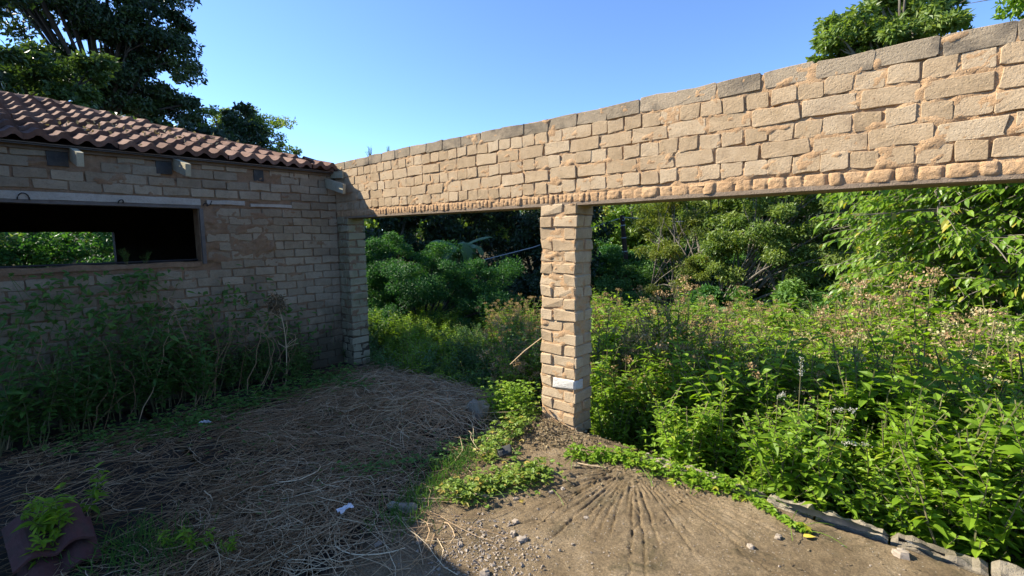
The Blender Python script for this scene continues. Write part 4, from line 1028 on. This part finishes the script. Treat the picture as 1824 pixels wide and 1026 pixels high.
# weeds along the house wall
for k in range(26):
    y = -3.6 + k * .12 + rw.uniform(-.05, .05); x = HX + rw.uniform(.12, .55)
    s = rw.uniform(.35, .75) if y > -1.7 else rw.uniform(.5, 1.25)
    plant_weed('W', x, y, .0, s, rw.uniform(0, 6.28), rw)
for x, y, s, lab in [(-3.98, -2.36, .20, 'small weed sprouting on the window sill before the rear opening'), (-3.97, -2.2, .16, 'low weed creeping on the window sill right of the sprout')]:
    plant_weed('W', x, y, 1.55, s, 1.0, rw, lab)
for x, y, z, s, lab in [(-1.55, -3.30, .02, .40, 'lit weed at the left edge catching a fleck of sun'), (-1.42, -3.22, .02, .36, 'weed leaning over the broken roof tiles'), (-1.28, -3.30, .0, .24, 'low weed in front of the broken roof tiles'), (-1.70, -3.1, .02, .32, 'weed behind the broken roof tiles'), (-.78, -2.72, .0, .20, 'small pale weed at the bottom edge of the photo'), (-.92, -2.80, .0, .17, 'smaller pale weed left of the one at the bottom edge'), (-.62, -2.62, .0, .15, 'tiny pale weed right of the one at the bottom edge')]:
    plant_weed('P', x, y, z, s, rw.uniform(0, 6), rw, lab)
for x, s, lab in [(-3.27, .17, 'sprout on top of the wall near its left end'), (-2.85, .12, 'tiny sprout on the wall top right of the first sprout')]:
    plant_weed('D', x, .12, Z0 + 6 * CH - .01, s, 1.0, rw, lab)
# dead flower stalk by the house wall
root = thing('dead_weed', 'dead grey flower stalk drooping beside the house wall', 'weed', (-3.62, -.98, 0))
r = np.random.default_rng(5); a = Acc(); t = np.linspace(0, 1, 10)
P = np.stack([.05 * np.sin(t * 3) , .05 * t - .10 * t ** 3, 1.06 * t], -1); tube(a, P, .009 * (1 - .6 * t), 5, .8)
for k in range(9):
    s = P[r.integers(3, 8)]; e = s + np.array([r.uniform(-.12, .12), r.uniform(-.15, .15), r.uniform(.05, .22)]); tube(a, [s, (s + e) / 2 + r.normal(0, .02, 3), e], .003, 4, .8)
ob('stem', a.mesh('dead_stem', M['straw']), root)
a = Acc(); c = P[-1] + rdir(420, r) * (r.random(420) ** .5)[:, None] * np.array([.10, .11, .12]) - np.array([0, 0, .03])
leaves2(a, c, rdir(420, r, -.4), rdir(420, r), .05, .018, np.clip(r.normal(.25, .15, 420), 0, 1)); ob('flower_head', a.mesh('dead_head', M['dryleaf']), root)
# white flower spikes in the thicket
for k, (x, y, z, lab) in enumerate([(1.66, .34, .80, 'upright white flower spike above the broad leaved weeds'), (1.86, .30, .62, 'white flower spike bent to the right'), (1.93, .26, .42, 'lower white flower spike bent to the right'), (1.52, .36, .62, 'short white flower spike left of the upright one')]):
    root = thing('white_flower_spike', lab, 'flower', (x, y, z)); r = np.random.default_rng(80 + k); n = 80; t = r.random(n)
    bend = (.0, .13, .15, .05)[k]; ax = np.stack([bend * t, 0 * t, (.14 if k == 0 else .03) * t], -1)
    a = Acc(); leaves2(a, ax + r.normal(0, .007, (n, 3)), rdir(n, r, .3), rdir(n, r), .013, .006, r.random(n)); ob('petals', a.mesh('petals', M['white_fl']), root)
    a = Acc(); tube(a, [(0, 0, -.8), (0, 0, -.1), (0, 0, 0), (bend, 0, .12 if k == 0 else .03)], .003, 4, .4); ob('stem', a.mesh('spike_stem', M['stem']), root)

# creepers and dry vines on the house wall
r = np.random.default_rng(16); A = Acc()
for cy, cz, sy, sz, n in [(-3.45, .95, .22, .28, 150), (-3.1, 1.05, .25, .22, 170), (-2.75, .8, .22, .3, 160), (-2.45, 1.12, .2, .2, 150), (-2.1, .85, .25, .28, 170), (-1.75, .75, .2, .25, 110), (-1.45, .95, .16, .2, 70), (-1.1, .8, .18, .22, 80), (-.75, .55, .2, .2, 90), (-2.3, 1.40, .12, .06, 50), (-2.9, 1.35, .15, .10, 40)]:
    P = np.c_[HX + .03 + np.abs(r.normal(.06, .08, n)), r.normal(cy, sy, n), r.normal(cz, sz, n)]; P[:, 2] = np.clip(P[:, 2], .05, 1.5)
    D = unit(np.c_[r.normal(.35, .3, n), r.normal(0, .7, n), r.normal(-.15, .45, n)]); N = unit(np.c_[r.normal(.6, .3, n), r.normal(0, .35, n), r.normal(.7, .3, n)])
    leaves6(A, P, D, N, r.uniform(.04, .095, n), r.uniform(.025, .052, n), np.clip(r.normal(.45, .2, n), 0, 1))
    for k in range(n // 12):
        q = P[r.integers(n)]; e = np.array([HX + .05, q[1] + r.normal(0, .3), max(0, q[2] - r.uniform(.2, .7))]); tube(A, [e, (e + q) / 2 + np.array([.06, r.normal(0, .06), .05]), q], .0022, 3, .3)
tag(ob('wall_creeper', A.mesh('wall_creeper', M['weed_deep'])), 'green creeper climbing the house wall below the window', 'creeper', kind='stuff')
for k in range(22):
    a = Acc(); y = r.uniform(-3.6, -1.0); t = np.linspace(0, 1, 16)
    top = r.uniform(.35, 1.25); dy = r.uniform(-.8, .8); w = np.cumsum(r.normal(0, .025, 16)); rad = r.uniform(.0018, .0042); tn = r.uniform(.15, .5)
    P = np.stack([HX + .06 + r.uniform(.0, .4) * np.sin(t * 3.0) ** 2 + .4 * (1 - t) ** 2 + np.cumsum(r.normal(0, .012, 16)), y + dy * t + w + .15 * np.sin(t * r.uniform(2, 7)), top * np.sin(t * r.uniform(1.6, 2.9)) + .02 + np.cumsum(r.normal(0, .012, 16))], -1)
    tube(a, P, rad * (1.2 - .7 * t), 4, tn)
    for b in range(int(r.integers(1, 5))):
        q = P[r.integers(4, 15)]; e = q + np.array([r.uniform(.0, .15), r.uniform(-.3, .3), r.uniform(-.25, .2)]); tube(a, [q, (q + e) / 2 + r.normal(0, .03, 3), e], rad * .6, 3, tn)
    tag(ob('dry_vine', a.mesh('dry_vine', M['straw'])), 'thin dry brown vine tangled before the foot of the house wall', 'vine', 'dry vines before the house wall')

# ------------------------------------------------------------------ straw mat, creepers, gravel, small debris
def strands(n, region, seed, lr, rr2, layer, tint, head=None):
    r = np.random.default_rng(seed); a = Acc(); got = 0
    while got < n:
        cx, cy = region(r); hc = (r.normal(-.35, .8) if head is None else head + r.normal(0, .35)); k = int(r.integers(3, 16)); sp = r.uniform(.03, .16); ct = r.normal(0, .2); cc = r.normal(0, 1.6); cl = r.uniform(.5, 1.15)
        for q in range(k):
            x = cx + r.normal(0, sp); y = cy + r.normal(0, sp); bit = r.random() < .3
            L = r.uniform(*lr) * cl * (.3 if bit else 1); h = hc + r.normal(0, .3) + (r.uniform(-1.5, 1.5) if bit or r.random() < .2 else 0); cv = cc + r.normal(0, 1.3); m = 5 if bit else 9
            t = np.linspace(0, 1, m); th = h + cv * t + np.cumsum(r.normal(0, .2, m))
            px = x + np.cumsum(np.cos(th)) * L / m; py = y + np.cumsum(np.sin(th)) * L / m
            py = np.minimum(py, .3); px = np.maximum(px, HX + .04)
            z = slab_z(px, py) + .005 + r.random() * layer * .7 + layer * np.sin(t * np.pi) * r.random() ** 2
            tube(a, np.stack([px, py, z], -1), r.uniform(*rr2) * .72 * (r.uniform(1.4, 2.6) if r.random() < .06 else 1), 3, np.clip(r.normal(tint + ct, .2), 0, 1)); got += 1
    return a
def reg_main(r):
    while True:
        x = r.uniform(-3.5, -.25); y = r.uniform(-2.75, .18)
        e = -.62 - .36 * (y + 1.6)
        if x > e + .05 + r.normal(0, .12): continue
        w = -3.35 + (.9 if y < -1.9 else 0)
        if x < w + (-.6 - y) * .55 + r.normal(0, .2): continue
        return x, y
def reg_mound(r):
    while True:
        x = r.normal(-1.9, .7); y = r.normal(-.35, .35)
        if -3.3 < x < -.9 and y < .15: return x, y
def reg_left(r):
    while True:
        x = r.uniform(-3.4, -.9); y = r.uniform(-3.4, -1.6)
        if x < -1.0: return x, y
def reg_near(r): return r.normal(-.55, .25), r.normal(-2.1, .3)
tag(ob('dry_straw', strands(1900, reg_left, 8, (.25, .8), (.0014, .0028), .03, .28).mesh('straw_thin', M['straw'])), 'thin dark straw and stems over bare soil before the house wall', 'straw', kind='stuff')
tag(ob('dry_straw', strands(5200, reg_main, 1, (.35, 1.0), (.0013, .0028), .04, .36).mesh('straw_mat', M['straw'])), 'matted dry brown straw and vine stems covering the shaded floor', 'straw', kind='stuff')
tag(ob('dry_straw', strands(2400, reg_mound, 2, (.3, .9), (.0015, .003), .08, .52).mesh('straw_heap', M['straw'])), 'heaped pale dry straw before the left gap', 'straw', kind='stuff')
tag(ob('dry_straw', strands(300, reg_near, 3, (.5, 1.1), (.0018, .0038), .03, .60, -.75).mesh('straw_sweep', M['straw'])), 'sweep of long pale straw at the bottom of the shade', 'straw', kind='stuff')

def creeper(name, label, region, n, seed, m, size=(.028, .05), hmax=.10, lift=0.0):
    r = np.random.default_rng(seed); P = np.array([region(r) for _ in range(n)]); z = slab_z(P[:, 0], P[:, 1])
    z = np.where((P[:, 1] > .1), -.1, z) + .012 + r.random(n) ** 1.5 * hmax + lift
    P = np.c_[P, z]; A = Acc(); th = r.uniform(0, 6.28, n)
    T = np.clip(r.normal(.45, .17, n) + (r.random(n) < .07) * .45, 0, 1); L = r.uniform(*size, n)
    N = unit(np.c_[r.normal(0, .35, n), r.normal(0, .35, n) - .1, np.ones(n)])
    for k, f in ((0, 1.0), (.95, .8), (-.95, .8)):                 # three lobes to a leaf
        D = np.c_[np.cos(th + k), np.sin(th + k), r.normal(.05, .12, n)]
        leaves6(A, P, D, N, L * f, L * .62 * f, T, .15, .2)
    for k in range(n // 14):
        x, y, zz = P[r.integers(n)]; t = np.linspace(0, 1, 6); a0 = r.uniform(0, 6.28)
        qx = x + .22 * t * math.cos(a0); qy = y + .22 * t * math.sin(a0); qy = np.minimum(qy, .12)
        tube(A, np.stack([qx, qy, slab_z(qx, qy) + .015 + .03 * np.sin(t * 3)], -1), .002, 3, .3)
    return tag(ob(name, A.mesh(name, m)), label, 'creeper', kind='stuff')
def seg_region(pts, wdt):
    pts = np.array(pts, float)
    def f(r):
        k = r.integers(len(pts) - 1); t = r.random(); p = pts[k] * (1 - t) + pts[k + 1] * t
        w = wdt[k] * (1 - t) + wdt[k + 1] * t
        return p[0] + r.normal(0, w), p[1] + r.normal(0, w * .8)
    return f
creeper('creeper', 'sunlit yellow green creeper spreading from the slab to the pillar foot', seg_region([(-.05, -1.42), (.05, -1.05), (.22, -.72)], (.06, .09, .07)), 620, 1, M['creeper'])
creeper('creeper', 'sunlit creeper climbing the earth heap left of the pillar foot', seg_region([(-.28, -.85), (-.42, -.45), (-.50, -.08)], (.07, .08, .07)), 430, 2, M['creeper'], hmax=.16)
creeper('creeper', 'green creeper strip along the slab edge right of the pillar', seg_region([(.2, -.36), (.55, -.16), (1.0, -.13), (1.45, -.06)], (.035, .05, .07, .05)), 620, 3, M['weed'], hmax=.09)
creeper('creeper', 'thin creeper tail beside the black plastic strip', seg_region([(1.45, -.09), (1.65, -.2), (1.85, -.26)], (.03, .02, .015)), 90, 4, M['weed'], hmax=.03)
creeper('creeper', 'dark green creeper leaves along the foot of the house wall', seg_region([(-3.3, -3.1), (-2.9, -2.2), (-3.2, -1.6), (-3.1, -.9), (-3.3, -.3)], (.22, .22, .2, .2, .15)), 1500, 5, M['weed_deep'], hmax=.14)
creeper('creeper', 'small patch of green leaves in the middle of the straw', seg_region([(-2.75, -.75), (-2.45, -.62)], (.10, .10)), 170, 6, M['weed_deep'], hmax=.12)
creeper('creeper', 'leafy mound of creeper between the straw heap and the pillar', seg_region([(-1.0, .0), (-.72, -.10), (-.62, .12)], (.12, .10, .10)), 900, 7, M['weed'], hmax=.34)
r = np.random.default_rng(66); n = 1500; A = Acc()
P = np.c_[np.where(r.random(n) < .5, r.normal(-.25, .25, n), r.normal(.35, .4, n)), np.minimum(r.normal(-.18, .14, n), .1)]; P = np.c_[P, slab_z(P[:, 0], P[:, 1]) + .004 + .02 * r.random(n)]
leaves2(A, P, rdir(n, r) * np.array([1, 1, .35]), rdir(n, r, .9), r.uniform(.012, .045, n), r.uniform(.005, .02, n), np.clip(r.normal(.35, .22, n), 0, 1))
tag(ob('leaf_litter', A.mesh('ground_litter', M['dryleaf'])), 'brown leaf litter and crumbs around the foot of the pillar', 'leaves', kind='stuff')
n = 1600; A = Acc(); P = np.c_[r.uniform(-3.4, 2.4, n), r.uniform(-3.0, -.1, n)]; P = np.c_[P, slab_z(P[:, 0], P[:, 1]) + .006 + .01 * r.random(n)]
leaves2(A, P, rdir(n, r) * np.array([1, 1, .3]), rdir(n, r, .9), r.uniform(.008, .028, n), r.uniform(.004, .012, n), np.clip(r.normal(.3, .2, n), 0, 1))
tag(ob('leaf_litter', A.mesh('floor_litter', M['dryleaf'])), 'small crumbs of dead leaf scattered over the floor', 'leaves', kind='stuff')
creeper('creeper', 'scattered green sprouts coming up through the straw', lambda r: (r.uniform(-2.6, -.5), r.uniform(-2.4, -.2)), 260, 9, M['weed_deep'], (.015, .035), .05)
creeper('creeper', 'green runner crossing the lower straw', seg_region([(-.95, -1.7), (-.6, -1.2), (-.62, -.6)], (.10, .07, .08)), 330, 10, M['weed_deep'], (.02, .04), .08)
def grass(label, region, n, seed, m, h):
    r = np.random.default_rng(seed); P = np.array([region(r) for _ in range(n)]); P = np.c_[P, slab_z(P[:, 0], P[:, 1])]
    A = Acc(); D = np.c_[r.normal(0, .5, (n, 2)), np.ones(n)]; leaves6(A, P, D, unit(np.c_[r.normal(0, 1, (n, 2)), np.full(n, .3)]), r.uniform(h * .5, h, n), .007, np.clip(r.normal(.4, .2, n), 0, 1), .1, .5)
    tag(ob('grass', A.mesh('grass', m)), label, 'grass', kind='stuff')
grass('thin dark grass along the boundary of straw and slab', seg_region([(-.1, -1.9), (-.30, -1.35), (-.50, -.8)], (.10, .08, .08)), 700, 1, M['weed_deep'], .12)
grass('grass tufts at the lower left beside the broken tiles', seg_region([(-1.2, -3.1), (-.9, -2.8)], (.15, .15)), 400, 2, M['weed_deep'], .13)

# gravel: angular chips
def chips(n, region, seed, sr):
    r = np.random.default_rng(seed); A = Acc()
    base = np.array([(1, 0, 0), (-1, 0, 0), (0, 1, 0), (0, -1, 0), (0, 0, 1), (0, 0, -1)], float)
    F = np.array([[0, 2, 4], [2, 1, 4], [1, 3, 4], [3, 0, 4], [2, 0, 5], [1, 2, 5], [3, 1, 5], [0, 3, 5]])
    for k in range(n):
        x, y = region(r); s = sr[0] + (sr[1] - sr[0]) * r.random() ** 3
        a = r.uniform(0, 6.28); ca, sa = math.cos(a), math.sin(a)
        V = base * s * r.uniform(.6, 1.25, (6, 3)) * np.array([1, .75, .6]) + r.normal(0, s * .2, (6, 3)); V = V @ np.array([[ca, sa, 0], [-sa, ca, 0], [0, 0, 1]])
        z = float(slab_z(np.array([x]), np.array([y]))[0]); A.add(V + np.array([x, y, z + s * .2]), F)
    return A
tag(ob('gravel', chips(1500, lambda r: (r.normal(.50, .22), r.normal(-1.66, .18)), 5, (.003, .014)).mesh('gravel', M['stone'])), 'pale gravel chips strewn on the slab at the bottom', 'gravel', kind='stuff')
tag(ob('gravel', chips(1500, lambda r: (r.uniform(-.9, 2.6), r.uniform(-2.4, -.15)), 6, (.002, .009)).mesh('gravel_scatter', M['stone'])), 'scattered grit and small chips over the slab', 'gravel', kind='stuff')

def rock(sx, sy, sz, seed, m, name, jag=.16):
    r = np.random.default_rng(seed); n, k = 10, 5; V = [(0, 0, sz)]
    for i in range(1, k):
        f = i / k * math.pi
        for j in range(n):
            a = j * 6.2832 / n; q = np.array([math.copysign(abs(math.cos(a)) ** .6, math.cos(a)) * math.sin(f) ** .6 * sx, math.copysign(abs(math.sin(a)) ** .6, math.sin(a)) * math.sin(f) ** .6 * sy, math.copysign(abs(math.cos(f)) ** .7, math.cos(f)) * sz])
            V.append(tuple(q * (1 + r.normal(0, jag)) ))
    V.append((0, 0, -sz)); F3 = [[0, 1 + j, 1 + (j + 1) % n] for j in range(n)]; F4 = []
    for i in range(k - 2):
        for j in range(n): F4.append([1 + i * n + j, 1 + (i + 1) * n + j, 1 + (i + 1) * n + (j + 1) % n, 1 + i * n + (j + 1) % n])
    b = 1 + (k - 2) * n; e = len(V) - 1; F3 += [[e, b + (j + 1) % n, b + j] for j in range(n)]
    return mk(name, np.array(V), [np.array(F3), np.array(F4)], m)
def stone(label, x, y, s, seed, m='stone', rz=0, name='stone', cat='stone', dz=.4, jag=.16, group=None):
    z = float(slab_z(np.array([x]), np.array([y]))[0])
    return tag(ob(name, rock(*s, seed, M[m], name, jag), None, (x, y, z + s[2] * dz), rz), label, cat, group)
stone('long pale chunk of broken concrete at the edge of the straw', -.20, -1.72, (.105, .035, .03), 1, 'rubble', .55, 'concrete_chunk', 'rubble', .8)
for k, (x, y, s, lab) in enumerate([(.43, -1.32, .022, 'grey pebble above the gravel patch'), (.58, -1.43, .028, 'pinkish pebble pair piece in the middle of the lit slab'), (.50, -1.42, .02, 'small dark edged pebble left of the pinkish one'), (.33, -1.70, .02, 'pebble at the top left of the gravel patch'), (.26, -1.12, .018, 'pebble below the creeper on the lit slab'), (.61, -1.78, .03, 'largest brown stone in the gravel patch'), (.44, -.82, .016, 'white pebble between creeper and grooves'), (.40, -.9, .015, 'small white pebble below the creeper end'), (-.02, -2.02, .02, 'white stone lying in the shade near the bottom'), (-.35, -1.88, .022, 'pale stone in straw left of the concrete chunk'), (.75, -1.0, .016, 'pebble lying in a slab groove'), (1.72, -.42, .022, 'flat pale stone near the yellow leaf'), (1.62, -.62, .02, 'small brown stone right of the grooves'), (2.28, -.16, .04, 'grey stone beside the end of the kerb'), (.14, -1.85, .018, 'pebble where the shade begins')]):
    stone(lab, x, y, (s, s * .8, s * .6), 20 + k, 'stone', k)
# dark tilted block
bl = tag(ob('block', mk('block', *brick_block(.11, .075, .05, 77), M['darkblock']), None, (-.16, -.76, .10), .6), 'small dark tilted block lying in the creeper left of the pillar', 'block'); bl.rotation_euler = (.35, -.25, .7)
bl = stone('grey rock half buried at the edge of the straw heap', -.95, -.28, (.10, .08, .10), 31, 'rubble', .3, 'rock', 'rock', .5)
# litter
for k, (x, y, lab) in enumerate([(-2.80, -2.09, 'scrap of white litter at the edge of the creeper by the wall'), (-.42, -2.0, 'crumpled white scrap in the straw')]):
    r = np.random.default_rng(90 + k); xs = np.linspace(-.05, .05, 6); X, Y = np.meshgrid(xs, xs * .5, indexing='ij'); Z = (r.random(X.shape)) * .025
    z0 = float(slab_z(np.array([x]), np.array([y]))[0]); tag(ob('litter', mk('litter', np.stack([X, Y, Z], -1), gridf(6, 6), M['litter']), None, (x, y, z0 + .05), .7 + k), lab, 'litter')
for k, (x, y, m_, lab) in enumerate([(1.83, -.32, 'yleaf', 'yellow fallen leaf on the slab near the plastic strip'), (.30, -.50, 'dryleaf', 'tan fallen leaf on the slab below the pillar')]):
    A = Acc(); leaves6(A, np.zeros((1, 3)), np.array([[1., .2, .12]]), np.array([[0, 0, 1.]]), .075, .045, np.array([.5]), .1, .15)
    z0 = float(slab_z(np.array([x]), np.array([y]))[0]); tag(ob('fallen_leaf', A.mesh('fallen_leaf', M[m_]), None, (x, y, z0 + .012), .5), lab, 'leaf')
# twigs
for k, (P, lab) in enumerate([([(1.95, -.95, .03), (2.02, -.88, .035), (2.12, -.82, .02)], 'brown twig on the slab at the bottom right'), ([(.30, -.44, .03), (.40, -.42, .035), (.52, -.36, .03)], 'whitish twig on the slab below the pillar'), ([(-.75, -.02, .55), (-.60, .02, .70), (-.42, .1, .86)], 'brown stick leaning against the left of the pillar')]):
    A = Acc(); tube(A, P, .005, 5, .7); tag(ob('twig', A.mesh('twig', M['straw'])), lab, 'twig')

# kerb of broken concrete beyond the slab edge, and the black plastic strip in the joint
rk = np.random.default_rng(44); x = .62
klabs = ['short broken kerb piece nearest the pillar', 'second broken kerb piece from the pillar', 'kerb piece behind the creeper strip', 'kerb piece behind the start of the plastic strip', 'long kerb piece behind the torn plastic', 'kerb piece right of the plastic strip', 'kerb piece near the bottom right corner', 'kerb piece at the right edge of the frame', 'last kerb piece beyond the right edge']
for k, lab in enumerate(klabs):
    L = rk.uniform(.26, .42); xs = np.linspace(x, x + L, 14); ys = np.linspace(0, 1, 7)
    X, T = np.meshgrid(xs, ys, indexing='ij'); e0 = -.025 + (fbm(xs * 9, xs * 0, 45) - .5) * .04; e1 = .115 + (fbm(xs * 8, xs * 0, 46) - .5) * .08
    Y = e0[:, None] + (e1 - e0)[:, None] * T; Z = .012 + (fbm(X * 14, Y * 14, 47) - .5) * .09 - .06 * np.clip(np.abs(T - .5) * 2 - .7, 0, 1) - .05 * np.clip(np.abs((X - x - L/2) / (L/2)) - .9, 0, 1) * 10 * .5 + rk.uniform(-.015, .01)
    n = len(ys); V = np.stack([X, Y, Z], -1).reshape(-1, 3); F = gridf(14, 7)
    ring = np.concatenate([np.arange(14) * n, 13 * n + np.arange(1, n), (np.arange(12, -1, -1)) * n + n - 1, np.arange(n - 2, 0, -1)])
    low = V[ring].copy(); low[:, 2] = -.33; b = len(V); q = np.arange(len(ring)); q2 = (q + 1) % len(ring)
    F2 = np.stack([b + q, b + q2, ring[q2], ring[q]], -1)
    tag(ob('kerb_stone', mk('kerb_stone', np.concatenate([V, low]), np.concatenate([F, F2]), M['rubble'])), lab, 'kerb')
    x += L + .012
def strip(label, x0, x1, seed, w):
    r = np.random.default_rng(seed); xs = np.linspace(x0, x1, 26); t = np.linspace(0, 1, 7); X, T = np.meshgrid(xs, t, indexing='ij')
    fade = np.clip(np.minimum(X - x0, x1 - X) * 9, .15, 1)
    Y = -.035 + (T - .55) * w * fade - .02 * np.sin((X - x0) * 5) ; Z = .045 + .022 * np.sin(T * 3.1) * fade + (fbm(X * 16, T * 2.5, seed) - .5) * .03 - .02 * T
    tag(ob('plastic_strip', mk('plastic_strip', np.stack([X, Y, Z], -1), gridf(26, 7), M['plastic'], smooth=True)), label, 'plastic strip')
strip('torn black plastic strip lying in the joint along the slab edge', 1.62, 2.22, 7, .085)
strip('short crumpled black plastic end right of the long strip', 2.26, 2.46, 8, .06)

# broken roof tiles stacked at the lower left
for k, (x, y, z, rz, lab) in enumerate([(-1.62, -3.46, .16, 1.05, 'upper old purplish roof tile of the pile at the lower left'), (-1.52, -3.42, .08, .98, 'lower old purplish roof tile of the pile at the lower left')]):
    n = 17; u = np.linspace(0, TW, n); ph = (u / (TW / 2)) % 1.0; roll = .045 * np.sin(ph * math.pi) ** 1.4; xs = np.linspace(0, TL, 5)
    U, S = np.meshgrid(u, xs, indexing='ij'); Z = np.repeat(roll[:, None], 5, 1) + (fbm(U * 30, S * 30, 9) - .5) * .006
    top = np.stack([S, U, Z], -1).reshape(-1, 3); bot = top - np.array([0, 0, .016]); F = gridf(n, 5); b = len(top)
    k0 = np.arange(n) * 5 + 4; F2 = np.stack([k0[:-1], k0[:-1] + b, k0[1:] + b, k0[1:]], -1); k1 = np.arange(5); F3_ = np.stack([k1[:-1], k1[1:], k1[1:] + b, k1[:-1] + b], -1)
    o = tag(ob('old_roof_tile', mk('old_tile', np.concatenate([top, bot]), np.concatenate([F, F[:, ::-1] + b, F2, F3_]), M['tile_old']), None, (x, y, z), rz), lab, 'roof tile'); o.rotation_euler = (.10, .18, rz - 1.0)

# leaf litter on the roof
r = np.random.default_rng(33); n = 190; vv = np.clip(r.normal(.8, .3, n), .1, 2); yv = r.normal(-1.9, .55, n)
P = np.stack([EX - vv * math.cos(PITCH), yv, EZ + vv * math.sin(PITCH) + .055 + .01 * r.random(n)], -1); A = Acc()
leaves2(A, P, rdir(n, r), rdir(n, r, 1.2), .055, .028, np.clip(r.normal(.55, .2, n), 0, 1))
tag(ob('leaf_litter', A.mesh('leaf_litter', M['dryleaf'])), 'dead leaves and twigs caught on the roof tiles', 'leaves', kind='stuff')
